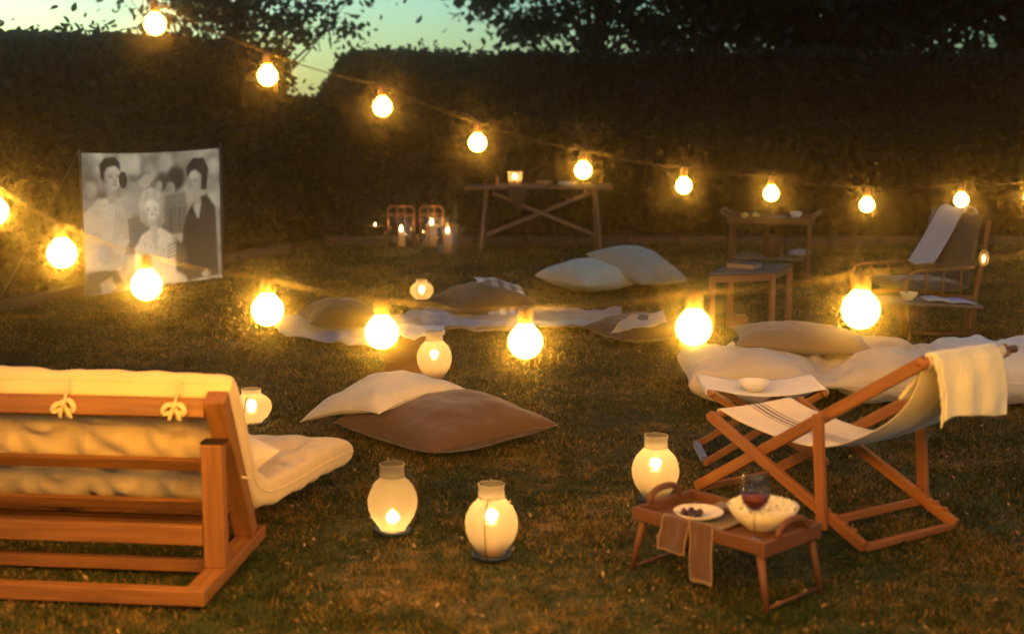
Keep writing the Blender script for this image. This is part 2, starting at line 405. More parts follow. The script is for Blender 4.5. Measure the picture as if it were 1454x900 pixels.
def hedge(a, b, hfun, thick, label, n):
    """clipped hedge along a->b; the side to the right of that line is the garden side"""
    a = Vector(a); b = Vector(b); d = (b - a); L = d.length; d.normalize(); nr = Vector((-d.y, d.x, 0))
    t = thing('hedge', label, 'hedge', tuple(a))
    core = MB(); N = int(L / .25)
    def bump(p, k=.07): return noise.noise(p * 2.3) * k + noise.noise(p * 7) * k * .4
    def cross(s):
        h = hfun(s) - .06; base = a + d * s
        prof = [(-.0, 0), (0, h * .62), (.10, h * .66), (.12, h - .05), (.2, h), (thick - .1, h), (thick, h - .1), (thick, 0)]
        out = []
        for q, z in prof:
            p = base + nr * (q + .05) + Vector((0, 0, z)); p += nr * bump(p) ; out.append(p)
        return out
    rings = [cross(L * i / N) for i in range(N + 1)]; m = len(rings[0]); vs = [p for r in rings for p in r]; fs = []
    for i in range(N):
        for k in range(m - 1): fs.append((i * m + k, i * m + k + 1, (i + 1) * m + k + 1, (i + 1) * m + k))
    fs += [tuple(range(m)), tuple(range(N * m, N * m + m))]
    core.add(vs, fs); core.build('branch_core', M_HCORE, t)
    s = rng.random(n) * (L + .1) - .05; hh = np.array([hfun(x) for x in s]); u = rng.random(n)
    q = np.empty(n); z = np.empty(n)
    face = u < .64; top = (u >= .64) & (u < .9); bk = u >= .9
    z[face] = rng.random(face.sum()) * hh[face]; q[face] = np.where(z[face] > hh[face] * .64, .12, .0) + rng.normal(size=face.sum()) * .035
    q[top] = .12 + rng.random(top.sum()) * (thick - .1); z[top] = hh[top] + rng.normal(size=top.sum()) * .035 + np.maximum(0, rng.normal(size=top.sum())) ** 3 * .014
    q[bk] = thick + .05; z[bk] = rng.random(bk.sum()) * hh[bk]
    P = np.empty((n, 3)); P[:, 0] = a.x + d.x * s + nr.x * q; P[:, 1] = a.y + d.y * s + nr.y * q; P[:, 2] = z
    w_ = np.array([noise.noise(Vector(p) * 2.3) * .09 + noise.noise(Vector(p) * 7) * .03 for p in P])
    P[:, 0] += nr.x * w_; P[:, 1] += nr.y * w_
    leaves('foliage', P, .044, M_HEDGE, t)
    return t
a = k0 - kn * .18 + kd * -7.5; b = k0 - kn * .18 + kd * 5.75
hedge((a.x, a.y, 0), (b.x, b.y, 0), lambda s: 2.36 + .03 * math.sin(s * 1.3) + .02 * math.sin(s * 4.1), 1.1, 'tall clipped hedge along the left side of the lawn, behind the film screen', 36000)
def hb(s):
    base = 2.27 + .02 * math.sin(s * 1.1) + .02 * math.sin(s * 3.7)
    return base if s > 1.45 else (1.72 + (base - 1.72) * max(0, (s - 1.1) / .35) if s > 1.1 else 1.72)
hedge((-3.55, 17.66, 0), (11.5, 17.66, 0), hb, 1.2, 'long clipped hedge across the far end of the lawn, behind the tables', 42000)

def tree(name, label, base, height, crown, trunk_r, n, lsize, mat, seed, limbs=9, clumps=60, crown_r=None, group=None):
    rnd = random.Random(seed); t = thing(name, label, 'tree', (base[0], base[1], 0), group)
    B = Vector((base[0], base[1], 0)); cx, cy, cz = crown; rx, ry, rz_ = crown_r
    tr = MB(); top = Vector((cx, cy, cz + rz_ * .3)); pts = [B + (top - B) * (i / 6) + Vector((rnd.uniform(-.06, .06), rnd.uniform(-.06, .06), 0)) * i * .5 for i in range(7)]
    tr.tube(pts, [trunk_r * (1 - .12 * i) for i in range(7)], 10); tr.build('trunk', M_BARK, t, smooth=True)
    cs = []
    for k in range(clumps):
        while True:
            v = Vector((rnd.uniform(-1, 1), rnd.uniform(-1, 1), rnd.uniform(-1, 1)))
            if .25 < v.length < 1: break
        cs.append(Vector((cx + v.x * rx, cy + v.y * ry, cz + v.z * rz_)))
    lb = MB()
    for k, c in enumerate(cs):
        s = pts[rnd.randint(2, 5)]
        if s.z > c.z: s = pts[2]
        mid = s.lerp(c, .5) + Vector((rnd.uniform(-.15, .15), rnd.uniform(-.15, .15), rnd.uniform(.0, .25)))
        r0 = trunk_r * (.38 if k < limbs else .16)
        lb.tube([s, s.lerp(mid, .5) + Vector((0, 0, .04)), mid, mid.lerp(c, .5), c], [r0, r0 * .8, r0 * .6, r0 * .4, r0 * .15], 5)
    lb.build('limbs', M_BARK, t, smooth=True)
    P = []
    per = n // len(cs); sp = (rx + ry + rz_) / 3 / (len(cs) ** (1 / 3)) * .62
    for c in cs:
        s = sp * rnd.uniform(.6, 1.3)
        P.append(np.array(c) + rng.normal(size=(int(per * rnd.uniform(.5, 1.5)), 3)) * s * np.array([1.1, 1.1, .6]))
    leaves('crown', np.concatenate(P), lsize, mat, t)
    return t
tree('broadleaf_tree', 'sparse tree with round dark leaves behind the left hedge', (-3.7, 18.9), 5, (-3.55, 18.8, 3.3), .09, 4300, .055, M_LEAF2, 3, clumps=70, crown_r=(1.85, .9, 1.35))
tree('broadleaf_tree', 'open leafy tree at the left end of the row behind the far hedge', (1.3, 21.5), 6, (1.2, 21.4, 4.0), .12, 12000, .07, M_LEAF, 5, clumps=80, crown_r=(2.25, 1.4, 1.75), group='trees behind the far hedge')
tree('broadleaf_tree', 'tree with sky showing through its crown, second from left behind the far hedge', (3.1, 22.5), 6, (3.0, 22.4, 4.3), .13, 12000, .07, M_LEAF, 8, clumps=90, crown_r=(1.8, 1.5, 2.2), group='trees behind the far hedge')
tree('broadleaf_tree', 'dense dark tree, second from right behind the far hedge', (5.3, 21.5), 6, (5.2, 21.5, 4.3), .15, 30000, .09, M_LEAF, 11, clumps=110, crown_r=(2.3, 1.8, 2.6), group='trees behind the far hedge')
tree('broadleaf_tree', 'dense dark tree at the right end of the row behind the far hedge', (8.2, 21.8), 6, (8.0, 21.8, 4.3), .16, 36000, .09, M_LEAF, 13, clumps=110, crown_r=(3.0, 1.8, 2.6), group='trees behind the far hedge')

# ------------------------------------------------------------------ string lights
FIRST = {}
def bulb_on(t, top, mat, r=.036):
    """socket (top point on the cable) with a round lit bulb under it; shared meshes after the first"""
    if mat not in FIRST:
        s = MB(); s.lathe([(.0, 0), (.009, 0), (.013, -.008), (.0155, -.012), (.0155, -.034), (.0135, -.046), (0, -.046)], n=14)
        so_ = s.build('socket', M_SOCK, t, smooth=True, local=True)
        b = MB(); prof = [(.011, .001)]
        for k in range(1, 15):
            an = math.pi * (.14 + .86 * k / 14); prof.append((max(r * math.sin(an), .0003), -.036 - .008 + r * math.cos(an) + .002))
        b.lathe(prof, n=20)
        bo = b.build('bulb', mat, so_, smooth=True, local=True); bo.location = (0, 0, -.044)
        FIRST[mat] = so_
    else:
        so_ = copy_tree(FIRST[mat], t)
    so_.location = Vector(top) - t.location
    return so_
def string(label, bulbs, ends, mat):
    tops = [Vector(p) + Vector((0, 0, .086)) for p in bulbs]
    base = tops[0]; t = thing('string_light', label, 'string lights', (base.x, base.y, base.z), group='strings of bulbs over the lawn')
    pts = [Vector(ends[0])] + tops + [Vector(ends[1])]; cb = MB(); cp = []
    for i in range(len(pts) - 1):
        a, b = pts[i], pts[i + 1]; d = (b - a).length
        for k in range(6):
            u = k / 6; p = a.lerp(b, u); p.z -= .10 * d * u * (1 - u) * (1 if 0 < i < len(pts) - 2 else .6); cp.append(p)
    cp.append(pts[-1]); cb.tube(cp, .0022, 6); cb.build('cable', M_CABLE, t, smooth=True)
    for p in tops: bulb_on(t, p, mat)
    return t
NEAR = [(-8, 300, 4.3), (88, 360, 4.05), (208, 405, 3.9), (380, 440, 3.75), (542, 472, 3.6), (746, 485, 3.5), (985, 465, 3.35), (1222, 440, 3.2)]
FAR = [(220, 35), (380, 108), (543, 152), (678, 203), (828, 242), (971, 264), (1095, 275), (1231, 291), (1365, 284), (1464, 280)]
nb = [Vector((-1.80, 3.20, 1.34)), Vector((-1.92, 3.65, 1.46)), Vector((-1.84, 4.05, 1.55))] + [Y(*q) for q in NEAR] + [Vector((1.26, 3.12, 1.48)), Vector((1.62, 3.30, 1.52)), Vector((1.96, 3.62, 1.56)), Vector((2.26, 3.98, 1.62))]  # unseen end bulbs added on both sides to light sofa and deck chair
string('nearer low string of round warm bulbs, crossing in front of the screen and the blankets', nb, ((-2.35, 2.6, 2.1), (3.1, 4.6, 2.1)), M_BULB)
fb = [Y(px, py, 5.2 + i * .25) for i, (px, py) in enumerate(FAR)]
string('higher string of round warm bulbs falling from the top left towards the right edge', fb, ((-2.2, 4.7, 2.6), (5.2, 8.6, 1.75)), M_BULB2)

# ------------------------------------------------------------------ cushions and soft goods
def smoothpath(pts, n):
    """Catmull-Rom samples of a 2D path"""
    P = [np.array(p, float) for p in pts]; P = [2 * P[0] - P[1]] + P + [2 * P[-1] - P[-2]]; out = []
    seg = len(P) - 3
    for i in range(n + 1):
        t = i / n * seg; k = min(int(t), seg - 1); u = t - k; a, b, c, d = P[k:k + 4]
        out.append(.5 * ((2 * b) + (c - a) * u + (2 * a - 5 * b + 4 * c - d) * u * u + (3 * b - a - 3 * c + d) * u ** 3))
    return out
def cushion(name, mat, parent, a, b, h, mapf, nx=44, ny=44, pinch=.10, pw=.5, ed=2, tufts=(), td=.5, tr=.09, seed=0, wr=.009, botf=.6, **kw):
    mb = MB(); off = Vector((seed * 3.7, seed * 1.3, seed * 2.1))
    def half(sign):
        def fn(i, j):
            # denser samples at the rim
            u = math.sin((i - .5) * math.pi); v = math.sin((j - .5) * math.pi)
            x = a * u * (1 - pinch * (1 - v * v)); y = b * v * (1 - pinch * (1 - u * u))
            e = max(0, (1 - abs(u) ** ed)) * max(0, (1 - abs(v) ** ed)); t = h * e ** pw
            f = 1.0
            for (tx, ty) in tufts:
                dx, dy = x - tx, y - ty; r2 = (dx * dx + dy * dy) / (tr * tr)
                if r2 > 22: continue
                f -= td * math.exp(-r2 * 1.6) + td * .45 * math.exp(-r2 / 3.2)
                q = math.atan2(dy, dx); f += .085 * math.sin(q * 7 + tx * 40) * math.exp(-(r2 ** .5 - 1.1) ** 2 * 1.5)
            rad = noise.noise(Vector((x * 5, y * 5, sign * 2)) + off) * wr * 2.4 + noise.noise(Vector((x * 14, y * 14, sign)) + off) * wr
            # creases running in from the corners
            cr = math.sin(math.atan2(abs(u), abs(v)) * 22 + seed) * wr * .9 * (u * u * v * v)
            t = t * max(f, .12) + (rad + cr) * min(1, e * 4)
            return mapf(x, y, sign * t * (1 if sign > 0 else botf))
        return fn
    mb.grid(nx, ny, half(1)); mb.grid(nx, ny, half(-1))
    rim = [(q, -1) for q in np.linspace(-1, 1, 25)] + [(1, q) for q in np.linspace(-1, 1, 25)[1:]] + [(q, 1) for q in np.linspace(1, -1, 25)[1:]] + [(-1, q) for q in np.linspace(1, -1, 25)[1:]]
    mb.tube([mapf(a * u * (1 - pinch * (1 - v * v)), b * v * (1 - pinch * (1 - u * u)), 0) for u, v in rim], .0042, 6)   # sewn seam
    return mb.build(name, mat, parent, smooth=True, **kw)
def placer(c, yaw=0, rot=None, bend=0):
    c = Vector(c); M = (rot or Matrix()) @ Matrix.Rotation(yaw, 4, 'Z')
    def f(x, y, z):
        p = M @ Vector((x, y, z)); p.z += bend * (p.x * p.x + p.y * p.y); return c + p
    return f
def pillow(label, mat, c, a, b, h, yaw=R(45), tilt=(0, 0), bend=0, seed=0, group=None, **k):
    rot = Matrix.Rotation(tilt[0], 4, 'X') @ Matrix.Rotation(tilt[1], 4, 'Y')
    t = MB
    o = cushion('pillow', mat, None, a, b, h, placer(c, yaw, rot, bend), seed=seed, **k)
    # origin to the cushion
    C = Vector(c); o.data.transform(Matrix.Translation(-C)); o.location = C
    return tag(o, label, 'pillow', group)
GP = 'pillows on the lawn'
p = G(632, 628); pillow('big flat brown floor cushion lying under a cream pillow', M_BROWN, (p.x, p.y, .105), .43, .43, .165, R(42), pinch=.06, pw=.42, seed=1, group=GP)
p = G(543, 621); pillow('cream pillow leaning with one corner on the big brown cushion', M_CREAM, (p.x, p.y + .05, .235), .325, .325, .105, R(48), tilt=(R(-7), R(-11)), pinch=.06, pw=.42, seed=2, bend=-.32, group=GP)
p = G(833, 413); pillow('white pillow lying flat on the lawn in front of a beige pillow', M_CREAM, (p.x, p.y, .115), .35, .35, .185, R(40), tilt=(0, R(3)), pinch=.06, pw=.42, seed=3, group=GP, botf=.6)
p = G(905, 410); pillow('beige pillow resting against the back of the white pillow on the lawn', M_BEIGE, (p.x, p.y + .05, .20), .36, .36, .17, R(45), tilt=(R(10), R(15)), pinch=.06, pw=.42, seed=4, group=GP)
p = G(482, 474); pillow('dark brown cushion on the pale grey blanket, leftmost of the dark cushions', M_DBROWN, (p.x, p.y + .1, .12), .30, .28, .15, R(20), seed=5, group=GP)
p = G(685, 448); pillow('dark brown cushion with a checked cloth on top of it', M_DBROWN, (p.x, p.y, .12), .36, .34, .16, R(30), seed=6, group=GP)
p = G(910, 492); pillow('dark brown cushion under a pale crumpled cloth, right of the blankets', M_DBROWN, (p.x, p.y + .15, .10), .33, .30, .13, R(25), seed=7, group=GP)

# floor mattresses on the right
def mattress(label, c, a, b, h, yaw, tufts, seed, mat=M_MATT, bendf=None):
    base = placer((0, 0, h * .55 + .0), yaw)
    o = cushion('floor_mattress', mat, None, a, b, h * .62, base, nx=80, ny=56, pinch=.03, pw=.36, ed=5, tufts=tufts, td=.5, tr=.16, seed=seed, wr=.012, botf=.85)
    o.location = (c[0], c[1], 0); return tag(o, label, 'mattress', 'floor mattresses on the lawn')
mattress('cream tufted floor mattress with a tan pillow on it, behind the folding stool', (1.91, 8.72), .84, .46, .275, R(-2), [(0, -.42), (.02, -.15), (0, .2), (-.5, .35), (.5, .3)], 11)
mattress('pale tufted floor mattress at the right edge, behind the deck chair', (3.60, 8.68), .95, .48, .31, R(-4), [(0, -.42), (0, -.1), (0, .25), (-.55, .4), (.5, .2)], 12, M_WHITE)
p = G(1142, 487, .32); pillow('long tan pillow lying on the cream floor mattress', M_TAN, (p.x, p.y + .06, .325), .44, .25, .11, R(-5), tilt=(R(4), R(3)), seed=8, group='pillows on furniture')
p = G(1250, 498, .27); pillow('pale folded beige cushion beside the long tan pillow on the floor mattress', M_BEIGE, (p.x, p.y + .08, .275), .24, .20, .07, R(8), seed=9, group='pillows on furniture')

# cloths: a wavy sheet
def sheet(name, mat, corners, nx, ny, amp, freq, z0=.012, seed=0, parent=None, zf=None, thick=.006, **kw):
    c = [Vector(q) for q in corners]; off = Vector((seed, seed * 2, 0)); mb = MB()
    def fn(u, v):
        p = c[0].lerp(c[1], u).lerp(c[3].lerp(c[2], u), v)
        p.x += noise.noise(p * freq * .6 + off) * amp * 1.2; p.y += noise.noise(p * freq * .7 - off) * amp * 1.2
        z = z0 + abs(noise.noise(Vector((p.x, p.y, 0)) * freq + off)) * amp + abs(noise.noise(Vector((p.x * 2.1, p.y * .8, 4)) * freq + off)) * amp * .7
        z += zf(p) if zf else p.z
        return Vector((p.x, p.y, z))
    mb.grid(nx, ny, fn, **kw); return mb.build(name, mat, parent, smooth=True, solid=thick)
b1 = sheet('blanket', M_BLANK, [G(405, 482), G(535, 500), G(628, 449), G(372, 455)], 60, 40, .055, 3.2, seed=1, thick=.008)
tag(b1, 'pale grey blanket spread on the grass under the leftmost dark cushion', 'blanket', 'blankets on the lawn')
b2 = sheet('blanket', M_BLANK2, [G(560, 480), G(868, 468), G(880, 446), G(600, 441)], 70, 34, .055, 3.0, seed=2, z0=.022, thick=.008)
tag(b2, 'beige blanket stretching right from the wooden box to the dark cushion', 'blanket', 'blankets on the lawn')
b3 = sheet('blanket', M_BLANK, [G(640, 474), G(855, 474), G(862, 466), G(648, 462)], 50, 12, .045, 3.0, seed=3, z0=.045, thick=.007)
tag(b3, 'narrow grey edge of a second blanket folded along the front of the beige one', 'blanket', 'blankets on the lawn')

# draped small cloths
def bump_over(c, rx, ry, h):
    def f(p):
        q = 1 - ((p.x - c[0]) / rx) ** 2 - ((p.y - c[1]) / ry) ** 2
        return h * math.sqrt(q) if q > 0 else max(0.0, h * q * 1.2)
    return f
M_CHECK_W = fabric('check_cloth_white', (.62, .60, .58), weave=200); M_CHECK_D = fabric('check_cloth_grey', (.12, .12, .13), weave=200); M_CHECK_M = fabric('check_cloth_mid', (.32, .31, .31), weave=200)
pc = G(685, 448)
def chk(i, j):
    a = (i // 6) % 2; b = (j // 6) % 2; return 2 if (a and b) else (1 if (a or b) else 0)
c = sheet('checked_cloth', [M_CHECK_W, M_CHECK_M, M_CHECK_D], [G(698, 449, .05), G(752, 438, .1), G(736, 409, .22), G(672, 411, .22)], 42, 30, .022, 5, z0=.02, seed=4, zf=lambda p: .02 + max(0, .265 - .9 * max(0, abs(p.y - pc.y - .08) - .1) - .35 * max(0, p.x - pc.x - .1)), mi=chk)
tag(c, 'grey and white checked cloth thrown over a dark brown cushion', 'cloth')
pc2 = G(910, 492)
c = sheet('crumpled_cloth', M_BEIGE, [G(862, 474, .13), G(952, 463, .2), G(940, 443, .22), G(890, 450, .22)], 44, 30, .03, 5, z0=.0, seed=5, thick=.006)
tag(c, 'pale crumpled cloth lying across the dark cushion at the right end of the blankets', 'cloth')

# wooden box with white napkin by the blankets
pb = G(586, 533); t = thing('wooden_box', 'brown wooden box on the grass between the glowing lantern and the blankets', 'box', (pb.x, pb.y + .15, 0))
for s in (-1, 1):
    for k in range(3):
        MB().beam((pb.x - .17, pb.y + .15 + s * .13, .05 + k * .085), (pb.x + .17, pb.y + .15 + s * .13, .05 + k * .085), .016, .08).build('side_board', M_TRAY, t, bevel=.003)
        MB().beam((pb.x + s * .178, pb.y + .022, .05 + k * .085), (pb.x + s * .178, pb.y + .278, .05 + k * .085), .016, .08).build('end_board', M_TRAY, t, bevel=.003)
MB().box((pb.x, pb.y + .15, .016), (.33, .235, .012)).build('bottom', M_TRAY, t)
c = sheet('white_napkin', M_WHITE, [(pb.x - .17, pb.y - .02, .26), (pb.x + .22, pb.y + .02, .26), (pb.x + .20, pb.y + .34, .26), (pb.x - .15, pb.y + .30, .26)], 44, 36, .04, 6, z0=.01, seed=6,
          zf=lambda p: .262 - .9 * max(0, pb.y + .015 - p.y) - .5 * max(0, p.x - pb.x - .19), thick=.004)
tag(c, 'crumpled white napkin draped over the brown wooden box', 'napkin')
pg_ = G(622, 462); c = sheet('grey_cloth', M_BLANK, [G(600, 474, .06), G(648, 470, .05), G(630, 446, .1), G(592, 450, .1)], 34, 28, .04, 5, z0=.03, seed=7, thick=.005)
tag(c, 'small bluish grey cloth bunched up between the box and the beige blanket', 'cloth')

# ------------------------------------------------------------------ lanterns
def lantern(label, loc, kind, power, sc=1.0, wire_rot=0.3, fz=.13, wire=True):
    t = thing('lantern', label, 'lantern', loc, group='frosted glass lanterns on the lawn')
    if kind == 'tall':
        prof = [(.055, .012), (.062, .03), (.075, .05), (.098, .085), (.112, .125), (.116, .16), (.110, .195), (.095, .228), (.074, .252), (.060, .264), (.056, .275), (.056, .315), (.058, .33), (.058, .334), (.053, .334)]
        rr, top, nk = .116, .334, .058
    else:
        prof = [(.05, .012), (.060, .028), (.085, .05), (.104, .08), (.110, .105), (.104, .132), (.085, .155), (.06, .17), (.052, .176), (.052, .196), (.055, .203), (.050, .203)]
        rr, top, nk = .110, .203, .055
    prof = [(r * sc, z * sc) for r, z in prof]; rr *= sc; top *= sc; nk *= sc
    MB().lathe(prof, n=40).build('glass_globe', M_FROST, t, smooth=True, local=True)
    b = MB(); b.lathe([(0, .003), (rr * .62, .003), (rr * .72, .008), (rr * .74, .022), (rr * .66, .028), (rr * .60, .018), (0, .014)], n=32); b.build('base_ring', M_BASE, t, smooth=True, local=True)
    cz = fz * sc
    cb = MB(); cb.lathe([(0, .016), (.028, .016), (.028, cz - .014), (.025, cz - .010), (0, cz - .012)], n=18); cn = cb.build('candle', M_CANDLE, t, smooth=True, local=True)
    fl = MB(); fl.lathe([(.0004, cz - .012), (.007, cz - .004), (.010, cz + .006), (.007, cz + .022), (.0005, cz + .042)], n=10); fl.build('flame', M_FLAME, cn, smooth=True, local=True)
    wr = MB(); ring = [Vector((nk * 1.02 * math.cos(a), nk * 1.02 * math.sin(a), top * .84)) for a in np.linspace(0, 2 * math.pi, 25)]
    wr.tube(ring, .0016, 5)
    if wire:
        ca, sa = math.cos(wire_rot), math.sin(wire_rot)
        for s in (-1, 1):
            hp = [(nk * 1.03, top * .84), (nk * 1.5, top * .78), (rr * 1.04, top * .55), (rr * 1.06, top * .42), (rr * .9, top * .2), (rr * .75, .02)]
            wr.tube([Vector((s * q * ca, s * q * sa, z)) for q, z in hp], .0026, 5)
    wr.build('wire_handle', M_WIRE, t, smooth=True, local=True)
    point(t, (0, 0, cz + .018), power, .018)
    return t
LP = 5.6
lantern('frosted glass lantern with a low flame, on the grass in front of the brown cushion', G(558, 757), 'tall', LP, .93, .35, .075)
lantern('frosted glass lantern with wires down its front, nearest of all to the camera', G(698, 792), 'tall', LP, .94, 1.35, .17)
lantern('tall frosted glass lantern standing behind the wooden tray table', G(930, 712), 'tall', LP, .95, .0, .17)
lantern('tall frosted glass lantern standing behind the cream pillow, beside the wooden box', G(617, 541), 'tall', LP * 1.2, 1.0, 1.2, .16, wire=False)
lantern('squat round frosted lantern just beyond the wooden sofa', G(358, 604), 'squat', LP * 1.1, 1.05, 1.4, .09)
lantern('small squat frosted lantern behind the blankets, farthest of the frosted lanterns', G(599, 428), 'squat', LP * .8, .98, 1.3, .09)

# ------------------------------------------------------------------ wooden sofa with futon
SR = Vector((-1.13, 5.11, 0)); E1 = Vector((-.9945, .105, 0)); E2 = Vector((.105, .9945, 0))
def S(e, t, z): return SR + E1 * e + E2 * t + Vector((0, 0, z))
SW = 1.62
t = thing('wooden_sofa', 'low wooden slatted sofa frame seen from behind at the lower left', 'sofa', tuple(S(SW / 2, .4, 0)))
for e in (.045, SW - .045):
    MB().beam(S(e, -.03, .03), S(e, .76, .03), .085, .055).build('base_rail', M_SOFA, t, bevel=.005)
    MB().beam(S(e, .61, .075), S(e, .268, .722), .084, .075, up=E2).build('back_rail', M_SOFA, t, bevel=.006)
    MB().beam(S(e, .235, .548), S(e, .235, .556), .092, .075, up=E2).build('post_top_band', M_IRON, t)  # dark band for the black line where post meets back rail
    MB().beam(S(e, .215, .058), S(e, .215, .548), .085, .055, up=E2).build('post', M_SOFA, t, bevel=.005)
    e = .14 if e < 1 else SW - .14
    MB().beam(S(e, .55, .060), S(e, 1.22, .060), .04, .05).build('seat_rail', M_SOFA, t, bevel=.005)
    
MB().beam(S(.0, -.06, .035), S(SW, -.06, .035), .05, .062).build('rear_crossbar', M_SOFA, t, bevel=.005)
MB().beam(S(.09, .30, .03), S(SW - .09, .30, .03), .04, .05).build('floor_crossbar', M_SOFA, t, bevel=.005)
MB().beam(S(.09, .205, .185), S(SW - .09, .205, .185), .035, .078).build('lower_rail', M_SOFA, t, bevel=.005)
MB().beam(S(.089, .276, .672), S(SW - .089, .276, .672), .05, .078, up=(0, .4, .9)).build('top_rail', M_SOFA, t, bevel=.006)
MB().beam(S(.07, .405, .412), S(SW - .07, .405, .412), .022, .055, up=(E2 * -.44 + Vector((0, 0, .9)))).build('back_slat', M_SOFA, t, bevel=.004)
MB().beam(S(.07, .50, .215), S(SW - .07, .50, .215), .022, .055, up=(E2 * -.44 + Vector((0, 0, .9)))).build('back_slat', M_SOFA, t, bevel=.004)
for k in range(5):
    MB().beam(S(.07, .66 + k * .13, .098), S(SW - .07, .66 + k * .13, .098), .07, .016).build('seat_slat', M_SOFA, t, bevel=.003)

path = smoothpath([(.335, .760), (.39, .70), (.47, .56), (.56, .40), (.63, .27), (.76, .205), (1.0, .19), (1.3, .19), (1.60, .17)], 120)
pl = [0]
for i in range(120): pl.append(pl[-1] + float(np.linalg.norm(path[i + 1] - path[i])))
TL = pl[-1]
def futon_map(x, y, z):
    s = (y + TL / 2); k = 0
    while k < 119 and pl[k + 1] < s: k += 1
    u = (s - pl[k]) / (pl[k + 1] - pl[k]); p = path[k] + (path[k + 1] - path[k]) * u
    a = path[max(k - 2, 0)]; b = path[min(k + 3, 120)]; d = (b - a) / np.linalg.norm(b - a); nrm = np.array([-d[1], d[0]]) 
    q = p + nrm * z
    sk = max(0, (q[0] - .62)) * -.20
    return S(x + SW / 2 + sk + (0 if q[0] > .62 else 0), float(q[0]), float(q[1]))
rows = [-.56, -.30, -.02, .22, .50]
tf = [(x, y * 1.0) for y in rows for x in (-.63, -.38, -.12, .14, .40, .64)]
t = thing('futon_mattress', 'thick cream tufted futon mattress tied over the back of the wooden sofa', 'mattress', tuple(S(SW / 2, .6, .1)))
cushion('mattress_body', M_FUTON, t, SW / 2 - .0, TL / 2, .100, futon_map, nx=110, ny=96, pinch=.0, pw=.22, ed=9, tufts=tf, td=.42, tr=.115, seed=21, wr=.006, botf=1.0)
def bow(e):
    """ribbon bow tied around the top rail"""
    b = MB(); o = S(e, .242, .690)
    loopp = [S(e, .278 + .035 * math.cos(a), .675 + .050 * math.sin(a)) for a in np.linspace(0, 2 * math.pi, 17)]
    b.tube(loopp, .006, 6)
    b.tube([S(e, .262, .712), S(e, .268, .76), S(e, .30, .80)], .006, 6)
    k = random.uniform(-.012, .012)
    for s in (-1, 1):
        b.tube([o, o + E1 * .026 * s + Vector((0, 0, .010 + k * s)) - E2 * .014, o + E1 * .050 * s + Vector((0, 0, -.018 + k * s)) - E2 * .016, o + E1 * .040 * s + Vector((0, 0, -.042)) - E2 * .012, o + E1 * .012 * s + Vector((0, 0, -.020))], [.010, .013, .014, .013, .008], 7)
        b.tube([o, o + E1 * .014 * s + Vector((0, 0, -.03)) - E2 * .014, o + E1 * (.024 * s + k) + Vector((0, 0, -.064)) - E2 * .008], [.010, .010, .009], 6)
    b.tube([o + Vector((0, 0, -.018)) - E2 * .012, o + Vector((0, 0, .018)) - E2 * .012], [.016, .014], 8)
    return b.build('tie_bow', M_FUTON, t, smooth=True, sub=1)
for e in (.20, .645, 1.09, 1.45): bow(e)
sd = MB(); sd.tube([S(-.0, .49, .36), S(-.02, .46, .345), S(.02, .43, .36), S(.10, .46, .37)], .007, 6); sd.build('side_tie', M_FUTON, t, smooth=True)
q = S(.20, .76, .335); pillow('small cream pillow on the futon seat, leaning against the sofa back', M_CREAM, q, .19, .18, .08, R(50), tilt=(R(38), R(-6)), seed=22, group='pillows on furniture')

# ------------------------------------------------------------------ deck chair
C0 = Vector((1.43, 5.68, 0)); CF = Vector((-.545, .838, 0)); CW = Vector((.838, .545, 0)); CWID = .565
def C(t_, z, w_=0.0): return C0 + CF * t_ + CW * w_ + Vector((0, 0, z))
t = thing('deck_chair', 'wooden deck chair with a cream canvas sling and dark stripes', 'deck chair', tuple(C(.4, 0, .3)))
for w_, wi in ((0, .036), (CWID, CWID - .036)):
    MB().beam(C(.935, .398, w_), C(-.045, .03, w_), .028, .05, up=(0, 0, 1)).build('seat_rail', M_CHAIR, t, bevel=.005)
    n2 = MB()
    for k in range(4): n2.box(C(.02 + .05 * k, .075 + .018 * k, w_), (.022, .026, .035), math.atan2(CF.y, CF.x))
    n2.build('notches', M_CHAIR, t, bevel=.004)
    MB().beam(C(-.285, .845, wi), C(1.06, .018, wi), .028, .052, up=(0, 0, 1)).build('back_rail', M_CHAIR, t, bevel=.005)
    wo_ = -.032 if w_ == 0 else CWID + .032
    MB().beam(C(.213, .545, wo_), C(.165, .055, wo_), .026, .052, up=CF).build('support_leg', M_CHAIR, t, bevel=.005)
MB().tube([C(-.272, .838, .015), C(-.272, .838, CWID + .03)], .017, 12).build('top_crossbar', M_CHAIR, t, smooth=True)
MB().tube([C(.925, .396, -.02), C(.925, .396, CWID + .02)], .015, 12).build('front_crossbar', M_CHAIR, t, smooth=True)
MB().beam(C(.165, .085, -.03), C(.165, .085, CWID + .03), .022, .035).build('support_crossbar', M_CHAIR, t, bevel=.004)
MB().beam(C(-.03, .022, .016), C(-.03, .022, CWID - .016), .03, .03).build('rear_crossbar', M_CHAIR, t, bevel=.004)
MB().beam(C(1.03, .022, .05), C(1.03, .022, CWID - .05), .03, .03).build('foot_crossbar', M_CHAIR, t, bevel=.004)
sl_ = smoothpath([(.945, .402), (.93, .418), (.78, .388), (.52, .366), (.32, .372), (.15, .42), (-.08, .55), (-.21, .69), (-.268, .852), (-.295, .842), (-.285, .81)], 60)
sb_ = MB()
def slf(u, v):
    p = sl_[min(int(round(v * 60)), 60)]; sag = -.018 * math.sin(math.pi * u) * math.sin(math.pi * v)
    return C(float(p[0]), float(p[1]) + sag, .055 + u * (CWID - .11))
sb_.grid(60, 60, slf, mi=lambda i, j: 1 if i in (25, 28, 29, 32, 33, 36) else 0)
sb_.build('canvas_sling', [M_CANVAS, M_STRIPE], t, smooth=True, solid=.003)
